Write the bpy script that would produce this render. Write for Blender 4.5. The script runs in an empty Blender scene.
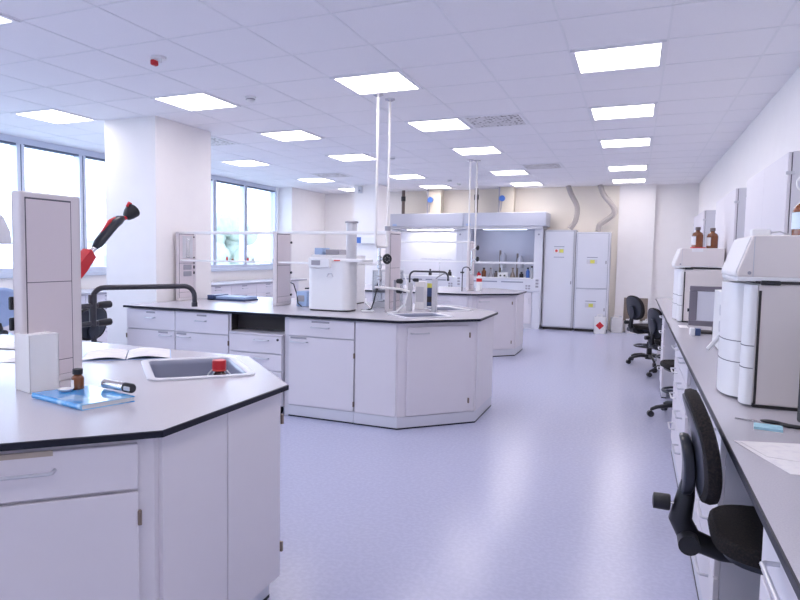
import bpy, bmesh, math, random
from mathutils import Vector, Matrix
random.seed(7)
PI = math.pi
sc = bpy.context.scene
COL = sc.collection
HC = 1.43
CEIL = 2.82

# ------------------------------------------------------------------ materials
def mat(name, color, rough=.5, metal=0., noise=None, bump=None, emit=None, spec=None, coat=None, trans=None):
    m = bpy.data.materials.new(name); m.use_nodes = True
    nt = m.node_tree; b = nt.nodes['Principled BSDF']
    b.inputs['Base Color'].default_value = (*color, 1)
    b.inputs['Roughness'].default_value = rough
    b.inputs['Metallic'].default_value = metal
    if spec is not None: b.inputs['Specular IOR Level'].default_value = spec
    if coat: b.inputs['Coat Weight'].default_value = coat
    if trans: b.inputs['Transmission Weight'].default_value = trans
    if emit:
        b.inputs['Emission Color'].default_value = (*emit[0], 1); b.inputs['Emission Strength'].default_value = emit[1]
    if noise or bump:
        tc = nt.nodes.new('ShaderNodeTexCoord')
    if noise:                                   # (scale, second colour, low, high)
        n = nt.nodes.new('ShaderNodeTexNoise'); n.inputs['Scale'].default_value = noise[0]; n.inputs['Detail'].default_value = 5
        nt.links.new(tc.outputs['Object'], n.inputs['Vector'])
        r = nt.nodes.new('ShaderNodeValToRGB')
        r.color_ramp.elements[0].position = noise[2]; r.color_ramp.elements[1].position = noise[3]
        r.color_ramp.elements[0].color = (*color, 1); r.color_ramp.elements[1].color = (*noise[1], 1)
        nt.links.new(n.outputs['Fac'], r.inputs['Fac']); nt.links.new(r.outputs['Color'], b.inputs['Base Color'])
    if bump:                                    # (scale, strength)
        n2 = nt.nodes.new('ShaderNodeTexNoise'); n2.inputs['Scale'].default_value = bump[0]; n2.inputs['Detail'].default_value = 3
        nt.links.new(tc.outputs['Object'], n2.inputs['Vector'])
        bp = nt.nodes.new('ShaderNodeBump'); bp.inputs['Strength'].default_value = bump[1]; bp.inputs['Distance'].default_value = .002
        nt.links.new(n2.outputs['Fac'], bp.inputs['Height']); nt.links.new(bp.outputs['Normal'], b.inputs['Normal'])
    return m

def glass_mat(name, tint, reflect=.06, rough=.02):
    m = bpy.data.materials.new(name); m.use_nodes = True
    nt = m.node_tree; nt.nodes.clear()
    o = nt.nodes.new('ShaderNodeOutputMaterial'); mx = nt.nodes.new('ShaderNodeMixShader')
    t = nt.nodes.new('ShaderNodeBsdfTransparent'); t.inputs['Color'].default_value = (*tint, 1)
    g = nt.nodes.new('ShaderNodeBsdfGlossy'); g.inputs['Roughness'].default_value = rough
    f = nt.nodes.new('ShaderNodeLayerWeight'); f.inputs['Blend'].default_value = .15
    mu = nt.nodes.new('ShaderNodeMath'); mu.operation = 'MULTIPLY_ADD'
    mu.inputs[1].default_value = .5; mu.inputs[2].default_value = reflect * .5
    nt.links.new(f.outputs['Fresnel'], mu.inputs[0]); nt.links.new(mu.outputs[0], mx.inputs[0])
    nt.links.new(t.outputs[0], mx.inputs[1]); nt.links.new(g.outputs[0], mx.inputs[2]); nt.links.new(mx.outputs[0], o.inputs[0])
    return m

M = {}
M['wall'] = mat('painted plaster', (.90, .87, .87), .75, noise=(6, (.91, .88, .88), .4, .6), bump=(180, .08))
M['cream'] = mat('cream painted wall', (.93, .87, .78), .8, noise=(4, (.94, .88, .79), .4, .6))
M['ceil'] = mat('mineral ceiling tile', (.92, .91, .95), .9, noise=(220, (.89, .88, .92), .45, .7))
M['grid'] = mat('ceiling grid bar', (.86, .86, .90), .55)
M['floor'] = mat('vinyl floor', (.46, .475, .645), .23, noise=(46, (.50, .515, .685), .42, .62), bump=(30, .05), spec=.5)
M['cab'] = mat('laminate front', (.77, .735, .785), .42, noise=(3, (.78, .745, .795), .4, .6))
M['carcass'] = mat('cabinet carcass', (.70, .69, .75), .5)
M['plinth'] = mat('plinth laminate', (.70, .70, .77), .45)
M['top'] = mat('worktop laminate', (.56, .54, .59), .25, noise=(260, (.51, .49, .55), .4, .65), bump=(60, .04))
M['edge'] = mat('black edge band', (.012, .013, .024), .4, spec=.25)
M['seam'] = mat('shadow gap rubber', (.12, .11, .14), .8)
M['handle'] = mat('brushed handle', (.62, .62, .66), .3, .7)
M['hinge'] = mat('bronze hinge', (.25, .19, .15), .4, .5)
M['slot'] = mat('beech plywood', (.46, .39, .33), .6)
M['dark'] = mat('dark matte and niche shade', (.035, .03, .032), .7)  # dark parts, also the shade painted inside the open niche
M['upright'] = mat('service column enamel', (.74, .69, .72), .45, noise=(3, (.75, .70, .73), .4, .6))
M['upface'] = mat('service column panel', (.71, .64, .68), .45)
M['alu'] = mat('window aluminium', (.62, .67, .78), .4, .3)
M['aludark'] = mat('window gasket', (.10, .13, .20), .5)
M['black'] = mat('black plastic', (.015, .016, .021), .4)
M['blackrough'] = mat('black fabric', (.016, .015, .017), .8, noise=(160, (.034, .027, .025), .4, .65), bump=(300, .5), spec=.2)
M['shell'] = mat('black shell plastic', (.020, .024, .036), .3)
M['white'] = mat('white enamel', (.86, .86, .88), .3)
M['whitematte'] = mat('white card', (.88, .87, .88), .7)
M['instr'] = mat('warm grey instrument case', (.80, .74, .73), .45, noise=(4, (.81, .75, .74), .4, .6))
M['instrw'] = mat('off white instrument door', (.84, .83, .85), .35)
M['grey'] = mat('mid grey plastic', (.36, .35, .40), .45)
M['dgrey'] = mat('dark taupe plastic', (.20, .18, .22), .45)
M['lgrey'] = mat('light grey plastic', (.62, .62, .67), .4)
M['steel'] = mat('stainless steel', (.68, .68, .70), .25, .9)
M['pipe'] = mat('cream painted pipe', (.80, .77, .76), .35)
M['blackpipe'] = mat('black epoxy pipe', (.045, .045, .06), .4)
M['sink'] = mat('grey ceramic sink', (.28, .30, .40), .3)
M['rim'] = mat('sink rim', (.68, .68, .74), .3)
M['red'] = mat('red plastic', (.62, .02, .03), .35)
M['amber'] = mat('amber glass', (.20, .055, .012), .12, coat=.4)
M['blue'] = mat('glossy blue cover', (.06, .36, .80), .13, noise=(9, (.34, .62, .90), .52, .62), coat=.5)
M['bluep'] = mat('blue plastic', (.06, .16, .5), .35)
M['bluedark'] = mat('dark blue plastic', (.04, .07, .18), .35)
M['paleblue'] = mat('pale blue plastic', (.40, .53, .78), .5)
M['notepad'] = mat('light blue notepad', (.40, .68, .80), .7)
M['whitelab'] = mat('pale blue label paper', (.68, .80, .88), .6)
M['paper'] = mat('paper', (.86, .83, .84), .8, noise=(34, (.80, .77, .80), .5, .62))
M['pages'] = mat('page block', (.80, .79, .78), .8)
M['yellow'] = mat('yellow label', (.72, .70, .14), .6)
M['textgrey'] = mat('grey print', (.30, .32, .40), .7)
M['redlab'] = mat('red label print', (.75, .10, .08), .6)
M['duct'] = mat('beige duct', (.66, .60, .50), .6)
M['darkpipe'] = mat('dark brown pipe', (.16, .12, .11), .5)
M['hose'] = mat('grey flexible hose', (.47, .43, .42), .6)
M['hood'] = mat('fume hood enamel', (.72, .73, .80), .4)
M['fascia'] = mat('fume hood fascia', (.58, .60, .70), .4)
M['hoodin'] = mat('fume hood liner', (.72, .72, .79), .4)
M['fume'] = glass_mat('sash glass', (.90, .91, .95))
M['glass'] = glass_mat('window glass', (.96, .98, 1.0))
M['clear'] = glass_mat('clear plastic', (.93, .95, .97), .12)
M['screen'] = mat('pale screen', (.72, .72, .80), .25)
M['brownp'] = mat('taupe grille', (.30, .24, .20), .6)
M['plasticwhite'] = mat('translucent white can', (.82, .81, .82), .4)
M['skin'] = mat('tan worn edge', (.30, .19, .12), .6)
M['lamp'] = mat('lamp diffuser', (.9, .9, .9), .5, emit=((1.0, .93, .93), 7.8))
M['hoodfill'] = mat('hood fill glow', (.9, .9, .9), .5, emit=((.95, .95, 1.0), 11))  # glow added to brighten the left hood chamber, no fixture visible
M['hoodfill2'] = mat('dim hood fill glow', (.9, .9, .9), .5, emit=((.85, .92, 1.0), 4))  # weaker added glow for the right hood chamber
M['grass'] = mat('outdoor ground', (.30, .34, .30), .9, noise=(.3, (.40, .40, .38), .4, .6))
M['bldg'] = mat('outdoor facade', (.55, .53, .52), .9)
M['leaf'] = mat('tree leaves', (.30, .36, .30), .9, noise=(3, (.36, .40, .34), .4, .6))
M['bark'] = mat('tree bark', (.22, .18, .15), .9)
M['vent'] = None
def vent_mat():
    m = mat('perforated steel', (.72, .71, .74), .5)
    nt = m.node_tree; b = nt.nodes['Principled BSDF']
    tc = nt.nodes.new('ShaderNodeTexCoord'); v = nt.nodes.new('ShaderNodeTexVoronoi'); v.inputs['Scale'].default_value = 24
    v.inputs['Randomness'].default_value = .55
    r = nt.nodes.new('ShaderNodeValToRGB'); r.color_ramp.elements[0].position = .36; r.color_ramp.elements[1].position = .46
    r.color_ramp.elements[0].color = (.10, .09, .09, 1); r.color_ramp.elements[1].color = (.70, .69, .71, 1)
    nt.links.new(tc.outputs['Object'], v.inputs['Vector']); nt.links.new(v.outputs['Distance'], r.inputs['Fac']); nt.links.new(r.outputs['Color'], b.inputs['Base Color'])
    return m
M['vent'] = vent_mat()

# ------------------------------------------------------------------ mesh builder
class MB:
    def __init__(s): s.bm = bmesh.new()
    def box(s, x0, x1, y0, y1, z0, z1, bev=0., seg=1):
        vs = [s.bm.verts.new((x, y, z)) for x in (x0, x1) for y in (y0, y1) for z in (z0, z1)]
        F = [(0, 1, 3, 2), (4, 6, 7, 5), (0, 4, 5, 1), (2, 3, 7, 6), (0, 2, 6, 4), (1, 5, 7, 3)]
        fs = [s.bm.faces.new([vs[i] for i in f]) for f in F]
        if bev:
            es = list({e for f in fs for e in f.edges})
            bmesh.ops.bevel(s.bm, geom=es, offset=bev, segments=seg, affect='EDGES', profile=.5)
        return s
    def prism(s, poly, z0, z1, bev=0., seg=1):
        a = sum(poly[i][0]*poly[(i+1) % len(poly)][1]-poly[(i+1) % len(poly)][0]*poly[i][1] for i in range(len(poly)))
        if a < 0: poly = poly[::-1]
        lo = [s.bm.verts.new((p[0], p[1], z0)) for p in poly]; hi = [s.bm.verts.new((p[0], p[1], z1)) for p in poly]
        n = len(poly)
        fs = [s.bm.faces.new(lo[::-1]), s.bm.faces.new(hi)]
        fs += [s.bm.faces.new([lo[i], lo[(i+1) % n], hi[(i+1) % n], hi[i]]) for i in range(n)]
        if bev:
            es = list({e for f in fs for e in f.edges})
            bmesh.ops.bevel(s.bm, geom=es, offset=bev, segments=seg, affect='EDGES', profile=.5)
        return s
    def extr(s, poly, axis, a0, a1, bev=0., seg=2):
        """polygon in the plane across `axis`, extruded from a0 to a1. axis x: (y,z); axis y: (x,z)"""
        t = MB(); t.prism(poly, a0, a1, bev, seg)
        mt = Matrix(((0, 0, 1, 0), (1, 0, 0, 0), (0, 1, 0, 0), (0, 0, 0, 1))) if axis == 'x' else Matrix(((1, 0, 0, 0), (0, 0, 1, 0), (0, 1, 0, 0), (0, 0, 0, 1)))
        t.bm.transform(mt); bmesh.ops.recalc_face_normals(t.bm, faces=t.bm.faces)
        return s.join(t)
    def join(s, t):
        me = bpy.data.meshes.new('tmp'); t.bm.to_mesh(me); s.bm.from_mesh(me); bpy.data.meshes.remove(me); t.bm.free(); return s
    def tube(s, pts, r, n=10, cap=True):
        pts = [Vector(p) for p in pts]; rings = []
        t0 = (pts[1]-pts[0]).normalized(); u = t0.orthogonal().normalized()
        for i, p in enumerate(pts):
            if i == 0: t = t0
            elif i == len(pts)-1: t = (pts[-1]-pts[-2]).normalized()
            else: t = ((pts[i]-pts[i-1]).normalized()+(pts[i+1]-pts[i]).normalized()).normalized()
            u = (u-t*u.dot(t)).normalized(); v = t.cross(u)
            rr = r[i] if isinstance(r, (list, tuple)) else r
            rings.append([s.bm.verts.new(p+u*math.cos(2*PI*k/n)*rr+v*math.sin(2*PI*k/n)*rr) for k in range(n)])
        for a, b in zip(rings, rings[1:]):
            for k in range(n): s.bm.faces.new([a[k], a[(k+1) % n], b[(k+1) % n], b[k]])
        if cap: s.bm.faces.new(rings[0][::-1]); s.bm.faces.new(rings[-1])
        return s
    def cyl(s, p0, p1, r, n=20): return s.tube([p0, p1], r, n)
    def lathe(s, prof, loc=(0, 0, 0), n=24, axis='z'):
        rings = []
        for (r, z) in prof:
            r = max(r, .0004)
            rings.append([s.bm.verts.new(s._ax(r*math.cos(2*PI*k/n), r*math.sin(2*PI*k/n), z, loc, axis)) for k in range(n)])
        for a, b in zip(rings, rings[1:]):
            for k in range(n): s.bm.faces.new([a[k], a[(k+1) % n], b[(k+1) % n], b[k]])
        s.bm.faces.new(rings[0][::-1]); s.bm.faces.new(rings[-1])
        return s
    def _ax(s, x, y, z, loc, axis):
        p = {'z': (x, y, z), 'x': (z, x, y), 'y': (y, z, x)}[axis]
        return (p[0]+loc[0], p[1]+loc[1], p[2]+loc[2])
    def torus(s, c, R, r, n=32, m=8, axis='z', a0=0, a1=2*PI):
        full = abs(a1-a0-2*PI) < 1e-6; k = n if full else n+1; rings = []
        for i in range(k):
            a = a0+(a1-a0)*i/n
            rings.append([s.bm.verts.new(s._ax((R+r*math.cos(2*PI*j/m))*math.cos(a), (R+r*math.cos(2*PI*j/m))*math.sin(a), r*math.sin(2*PI*j/m), c, axis)) for j in range(m)])
        for i in range(n):
            a, b = rings[i], rings[(i+1) % k]
            for j in range(m): s.bm.faces.new([a[j], b[j], b[(j+1) % m], a[(j+1) % m]])
        if not full: s.bm.faces.new(rings[0]); s.bm.faces.new(rings[-1][::-1])
        return s
    def ell(s, c, rx, ry, rz, nu=20, nv=12):
        mt = Matrix.Translation(c) @ Matrix.Diagonal((rx, ry, rz, 1))
        bmesh.ops.create_uvsphere(s.bm, u_segments=nu, v_segments=nv, radius=1, matrix=mt); return s
    def xf(s, m): s.bm.transform(m); return s
    def sub(s, it=1): return s
    def build(s, name, m, parent=None, flat=False, sub=0):
        bmesh.ops.recalc_face_normals(s.bm, faces=s.bm.faces)
        for f in s.bm.faces: f.smooth = not flat
        for e in s.bm.edges:
            if len(e.link_faces) == 2: e.smooth = e.calc_face_angle(0) < math.radians(38)
        me = bpy.data.meshes.new(name); s.bm.to_mesh(me); s.bm.free()
        me.materials.append(m)
        o = bpy.data.objects.new(name, me); COL.objects.link(o)
        if parent: o.parent = parent
        if not flat:
            wn = o.modifiers.new('weighted normal', 'WEIGHTED_NORMAL'); wn.keep_sharp = True; wn.weight = 80
        if sub:
            md = o.modifiers.new('sub', 'SUBSURF'); md.levels = sub; md.render_levels = sub
        return o

def thing(name, label, cat, loc=(0, 0, 0), rz=0, group=None):
    o = bpy.data.objects.new(name, None); COL.objects.link(o)
    o.empty_display_size = .1; o.location = loc; o.rotation_euler = (0, 0, rz)
    o['label'] = label; o['category'] = cat
    if group: o['group'] = group
    return o
def tag(o, label, cat, group=None):
    o['label'] = label; o['category'] = cat
    if group: o['group'] = group
    return o
def struct(o): o['kind'] = 'structure'; return o
def lab(o, l): o['label'] = l; return o
def copy_thing(root, loc, rz=None, label=None):
    r = root.copy(); COL.objects.link(r); r.location = loc
    if rz is not None: r.rotation_euler = (0, 0, rz)
    if label: r['label'] = label
    for ch in list(root.children):
        c = ch.copy(); COL.objects.link(c); c.parent = r
        for g in ch.children:
            d = g.copy(); COL.objects.link(d); d.parent = c
    return r
def arc(c, r, a0, a1, n, ax):
    """points on an arc in a plane; ax = (unit vector for cos, unit vector for sin)"""
    c = Vector(c); u = Vector(ax[0]); v = Vector(ax[1])
    return [c+u*r*math.cos(a0+(a1-a0)*i/n)+v*r*math.sin(a0+(a1-a0)*i/n) for i in range(n+1)]
def roundpoly(x0, x1, y0, y1, r, n=5):
    P = []
    for cx, cy, a in ((x1-r, y1-r, 0), (x0+r, y1-r, PI/2), (x0+r, y0+r, PI), (x1-r, y0+r, 1.5*PI)):
        P += [(cx+r*math.cos(a+PI/2*k/n), cy+r*math.sin(a+PI/2*k/n)) for k in range(n+1)]
    return P

# ------------------------------------------------------------------ room
XL, XR, YF, YB = -7.0, 1.02, -5.5, 13.6
struct(MB().box(XL-.3, XR+.15, YF-.15, YB+.15, -.12, 0).build('floor', M['floor']))
struct(MB().box(XL-.3, XR+.15, YF-.15, YB+.15, CEIL, CEIL+.1).build('ceiling', M['ceil']))
g = MB()
x = -.4675-.6*10
while x < XR: 
    if x > XL+.02: g.box(x-.007, x+.007, YF, YB, CEIL-.003, CEIL)
    x += .6
y = 4.649-.6*16
while y < YB:
    g.box(XL, XR, y-.007, y+.007, CEIL-.003, CEIL); y += .6
struct(g.build('trim_1', M['grid']))
struct(MB().box(XR, XR+.15, YF, YB, 0, CEIL).build('wall_right', M['wall']))
struct(MB().box(XL-.3, XR+.15, YB, YB+.15, 0, CEIL).build('wall_back', M['wall']))
struct(MB().box(-4.72, -.33, YB-.012, YB, 0, CEIL).build('trim_2', M['cream']))
struct(MB().box(XL-.3, XR+.15, YF-.15, YF, 0, CEIL).build('wall_front', M['wall']))
struct(MB().box(XL-.2, XL, YF, YB, 0, 1.14).box(XL-.2, XL, YF, -4.365, 1.14, CEIL).box(XL-.2, XL, 11.98, YB, 1.14, CEIL).build('wall_left', M['wall']))
struct(MB().box(XL, -6.68, 12.0, YB, 0, CEIL).build('wall_corner', M['wall']))
struct(MB().box(-.33, .30, 13.5, YB, 0, CEIL).build('wall_pier', M['wall']))
struct(MB().box(-5.24, -4.555, 5.3, 6.25, 0, CEIL).build('wall_column', M['wall']))
struct(MB().box(-5.24, -4.72, 12.0, 12.5, 0, CEIL).build('wall_pillar', M['wall']))
struct(MB().box(.30, XR, YB-.014, YB, 0, .1).build('baseboard_back', M['lgrey']))
struct(MB().box(XR-.014, XR, 9.6, YB-.014, 0, .1).build('baseboard_right', M['lgrey']))

# window ribbon on the left
mull = [5.69+1.0055*(i-10) for i in range(10)]+[5.69, 6.67, 7.70, 8.70, 9.72, 10.74, 11.92]
for i, (a, b) in enumerate(zip(mull, mull[1:])):
    w = MB()
    w.box(XL-.12, XL-.02, a, b, 2.73, CEIL)          # head
    w.box(XL-.12, XL+.02, a, b, 1.14, 1.20)          # sill
    w.box(XL-.12, XL+.0, a, a+.055, 1.20, 2.73).box(XL-.12, XL+.0, b-.055, b, 1.20, 2.73)
    f = struct(w.build('window_%d' % (i+1), M['alu']))
    q = MB()
    q.box(XL-.045, XL-.035, a+.055, b-.055, 1.20, 2.73)
    struct(q.build('pane', M['glass'], f))
    s_ = MB().box(XL-.02, XL+.004, a-.006, a+.006, 1.2, 2.73).box(XL-.10, XL-.015, a+.055, a+.066, 1.2, 2.73).box(XL-.1, XL-.012, a+.055, b-.055, 2.715, 2.74)
    struct(s_.build('gasket', M['aludark'], f))
struct(MB().box(XL, XL+.05, -4.36, 11.98, 1.08, 1.14, .006).build('trim_3', M['alu']))

# ------------------------------------------------------------------ ceiling things
ROWN = ['nearest', 'second', 'third', 'fourth', 'fifth']
COLN = {0: 'right-hand row nearest the wall cabinets', -3: 'row above the two ceiling pipes', -6: 'row right of the thick column', -9: 'row along the windows'}
def light_panel(ci, row, label, group='square ceiling light panels'):
    x0 = -.4675+.6*ci; y0 = 4.649+.6*row
    t = thing('ceiling_light', label, 'ceiling light', (x0+.3, y0+.3, CEIL), 0, group)
    fr = MB()
    h = .293; q = .2625
    for a in ((-h, h, -h, -q), (-h, h, q, h), (-h, -q, -q, q), (q, h, -q, q)): fr.box(*a, -.012, 0)
    fr.build('frame', M['grid'], t)
    MB().box(-q, q, -q, q, -.009, -.001).build('diffuser', M['lamp'], t)
    return t
for ci in (0, -3, -6, -9):
    for k, row in enumerate((0, 3, 6, 10, 13)):
        if ci == -9 and row == 3: light_panel(ci, row, 'square ceiling light panel hidden behind the thick column', None); continue
        if ci == -9:
            k2 = {0: 0, 6: 1, 10: 2, 13: 3}[row]
            light_panel(ci, row, 'lit square ceiling panel, %s visible one in the %s' % (ROWN[k2], COLN[ci])); continue
        light_panel(ci, row, 'lit square ceiling panel, %s one in the %s' % (ROWN[k], COLN[ci]))
light_panel(-6, -4, 'lit square ceiling panel cut off by the upper left corner of the photo')
for ci in (0, -3, -9): light_panel(ci, -4, 'lit square ceiling panel above the camera outside the photo', 'ceiling panels outside the photo')
for ci in (0, -3, -6, -9):
    for row in (-8, -12): light_panel(ci, row, 'lit square ceiling panel above the camera outside the photo', 'ceiling panels outside the photo')

def vent(ci, row, label):
    x0 = -.4675+.6*ci; y0 = 4.649+.6*row
    t = thing('ceiling_vent', label, 'vent', (x0+.3, y0+.3, CEIL), 0, 'perforated ceiling vents')
    fr = MB(); h = .293; q = .265
    for a in ((-h, h, -h, -q), (-h, h, q, h), (-h, -q, -q, q), (q, h, -q, q)): fr.box(*a, -.010, 0)
    fr.build('frame', M['grid'], t)
    MB().box(-q, q, -q, q, -.008, -.001).build('perforated_plate', M['vent'], t)
vent(-2, 3, 'large perforated square ceiling vent beside the second light of the pipe row')
vent(-2, 9, 'far perforated ceiling vent above the right-hand fume hood side')
vent(-8, 9, 'far left perforated ceiling vent between window lights, above the rear pillar')
vent(-8, 3, 'ceiling vent half hidden by the thick column right edge')
def detector(x, y, label, red=False, s=1.):
    t = thing('smoke_detector', label, 'smoke detector', (x, y, CEIL), 0)
    MB().lathe([(.05*s, 0), (.05*s, -.012), (.044*s, -.016)]).build('base', M['white'], t)
    MB().lathe([(.038*s, -.016), (.036*s, -.04*s), (.022*s, -.048*s), (.001, -.05*s)]).build('head', M['red'] if red else M['white'], t)
    MB().torus((0, 0, -.024), .038*s, .004).build('sensor_slot', M['grey'], t)
def sounder():
    t = thing('ceiling_sounder', 'small red and white alarm beacon on the ceiling near the upper left lights', 'alarm', (-3.18, 3.74, CEIL), 0)
    MB().lathe([(.055, 0), (.055, -.014), (.048, -.018)]).build('base', M['white'], t)
    MB().lathe([(.012, -.018), (.012, -.05), (.004, -.052)], (0.03, -.02, 0)).build('nozzle', M['white'], t)
    MB().box(-.055, -.02, -.03, .03, -.055, -.016, .008).build('lens', M['red'], t)
sounder()
detector(-3.2, 4.98, 'white smoke detector on the ceiling right of the window-side light')
detector(-3.23, 8.73, 'small white detector right of the two long ceiling pipes', s=.9)
detector(-3.19, 11.7, 'tiny white ceiling detector left of the far pipe, nearer of a pair', s=.9)
detector(-3.17, 12.3, 'tiny white ceiling detector left of the far pipe, farther of a pair', s=.9)

# ------------------------------------------------------------------ cabinets
def handle_bar(x0, x1, z, parent, out=.032, r=.0055, y=-.02, vertical=False):
    m = MB()
    if vertical: pts = [(x0, y, z), (x0, y-out, z), (x0, y-out, x1), (x0, y, x1)]
    else: pts = [(x0, y, z), (x0+.004, y-out+.006, z), (x0+.012, y-out, z), (x1-.012, y-out, z), (x1-.004, y-out+.006, z), (x1, y, z)]
    return m.tube(pts, r, 8).build('handle', M['handle'], parent)
def front(t, name, x0, x1, z0, z1, handle=None, slot=None, hinges=None, y=0., lock=None):
    """a drawer or door slab 20 mm thick in front of plane y=0"""
    g = .0025
    m = MB().box(x0+g, x1-g, y-.02, y-.001, z0+g, z1-g, .002)
    d = m.build(name, M['cab'], t)
    if slot:
        MB().box(slot[0], slot[1], y-.022, y-.019, slot[2]-.008, slot[2]+.008).build('finger_slot', M['slot'] if slot[3:] else M['grey'], d)
    if handle: handle_bar(handle[0], handle[1], handle[2], d, y=y-.02)
    for hz in (hinges or []):
        MB().box(hz[0]-.006, hz[0]+.006, y-.028, y-.012, hz[1]-.022, hz[1]+.022, .002).build('hinge', M['hinge'], d)
    if lock: MB().cyl((lock[0], y-.019, lock[1]), (lock[0], y-.026, lock[1]), .011, 14).build('lock', M['black'], d)
    return d
def cabinet(name, label, loc, rz, w, depth=.8, z0=.1, z1=.8685, cat='cabinet', group=None, plinth=True, body=True):
    t = thing(name, label, cat, loc, rz, group)
    if body:
        MB().box(0, w, 0, depth, z0, z1).build('carcass', M['carcass'], t)
    if plinth:
        MB().box(0, w, -.012, .03, .012, z0).build('plinth', M['plinth'], t)
        MB().box(0, w, -.014, .03, 0, .012).build('floor_seal', M['edge'], t)
    return t

FY = 4.90      # front of the middle island
# unit 1
def basic_unit(name, label, x, w, hinge_left):
    t = cabinet(name, label, (x, FY, 0), 0, w, .38 if hinge_left else .8)
    front(t, 'drawer', 0, w, .675, .868, (w*.40, w*.60, .79), (w*.42, w*.60, .84))
    hx = (w*.70, w*.94) if hinge_left else (w*.06, w*.30)
    front(t, 'door', 0, w, .105, .670, (hx[0], hx[1], .628), (hx[0]-.02, hx[1]-.05, .655), [((0.0 if hinge_left else w), .60), ((0.0 if hinge_left else w), .2)])
    return t
basic_unit('base_cabinet', 'pale drawer and door cabinet at the left end of the middle island', -4.57, .595, True)
basic_unit('base_cabinet', 'pale cabinet on the middle island between the leftmost cabinet and the open niche', -3.973, .605, False)
# niche with a roll-out pedestal
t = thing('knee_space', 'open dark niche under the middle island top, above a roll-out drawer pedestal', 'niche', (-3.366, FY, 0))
MB().box(0, .016, .0, .8, 0, .869).build('side_panel', M['carcass'], t)
MB().box(.58, .626, 0, .8, .0, .869).build('side_panel', M['carcass'], t)
MB().box(.016, .58, .10, .115, .73, .8785).build('niche_shade_back', M['dark'], t)  # shallow dark sheet standing in for the shade deeper in the niche
MB().box(.0165, .022, .004, .10, .72, .8785).build('niche_shade_side', M['dark'], t)  # dark liner that paints shade over the niche's lit side
t = thing('drawer_pedestal', 'wheeled four-drawer pedestal with a black lock rolled under the middle island', 'pedestal', (-3.345, FY-.02, 0))
MB().box(0, .55, .0, .50, .075, .70).build('carcass', M['carcass'], t)
MB().box(-.004, .554, -.022, .505, .70, .716, .003).build('top_panel', M['cab'], t)
for k, (a, b) in enumerate(((.54, .698), (.39, .535), (.235, .385), (.08, .23))):
    d = front(t, 'drawer', 0, .55, a, b, (.27, .42, b-.04), None, None, 0, (.51, b-.03) if k == 0 else None)
for cx in (.05, .5):
    for cy in (.05, .45):
        MB().cyl((cx-.012, cy, .035), (cx+.012, cy, .035), .035, 16).box(cx-.015, cx+.015, cy-.015, cy+.015, .06, .076).build('castor', M['black'], t)
# drawer and door unit right of the niche
w = .625
t = cabinet('base_cabinet', 'pale cabinet with one drawer above a tall door, below the white analyser', (-2.738, FY, 0), 0, w)
front(t, 'drawer', 0, w, .715, .868, (w*.36, w*.63, .80), (w*.36, w*.63, .845))
front(t, 'door', 0, w, .105, .710, (w*.04, w*.30, .665), (w*.0+.02, w*.28, .697), [(w, .58), (w, .17)])

def shell(poly, z0, z1, name, m, t, th=.016):
    """open-topped cabinet carcass with wall thickness"""
    a = sum(poly[i][0]*poly[(i+1) % len(poly)][1]-poly[(i+1) % len(poly)][0]*poly[i][1] for i in range(len(poly)))
    if a < 0: poly = poly[::-1]
    n = len(poly); inn = []
    for i in range(n):
        p0, p1, p2 = Vector(poly[i-1]), Vector(poly[i]), Vector(poly[(i+1) % n])
        d1 = (p1-p0).normalized(); d2 = (p2-p1).normalized()
        n1 = Vector((-d1.y, d1.x)); n2 = Vector((-d2.y, d2.x)); b = (n1+n2).normalized()
        inn.append(p1+b*th/max(.3, b.dot(n1)))
    b = MB(); V = lambda P, z: [b.bm.verts.new((p[0], p[1], z)) for p in P]
    o0, o1, i0, i1 = V(poly, z0), V(poly, z1), V(inn, z0+th), V(inn, z1)
    for k in range(n):
        q = (k+1) % n
        b.bm.faces.new([o0[k], o0[q], o1[q], o1[k]]); b.bm.faces.new([i0[q], i0[k], i1[k], i1[q]]); b.bm.faces.new([o1[k], o1[q], i1[q], i1[k]])
    b.bm.faces.new(o0[::-1]); b.bm.faces.new(i0)
    return b.build(name, m, t)
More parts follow.
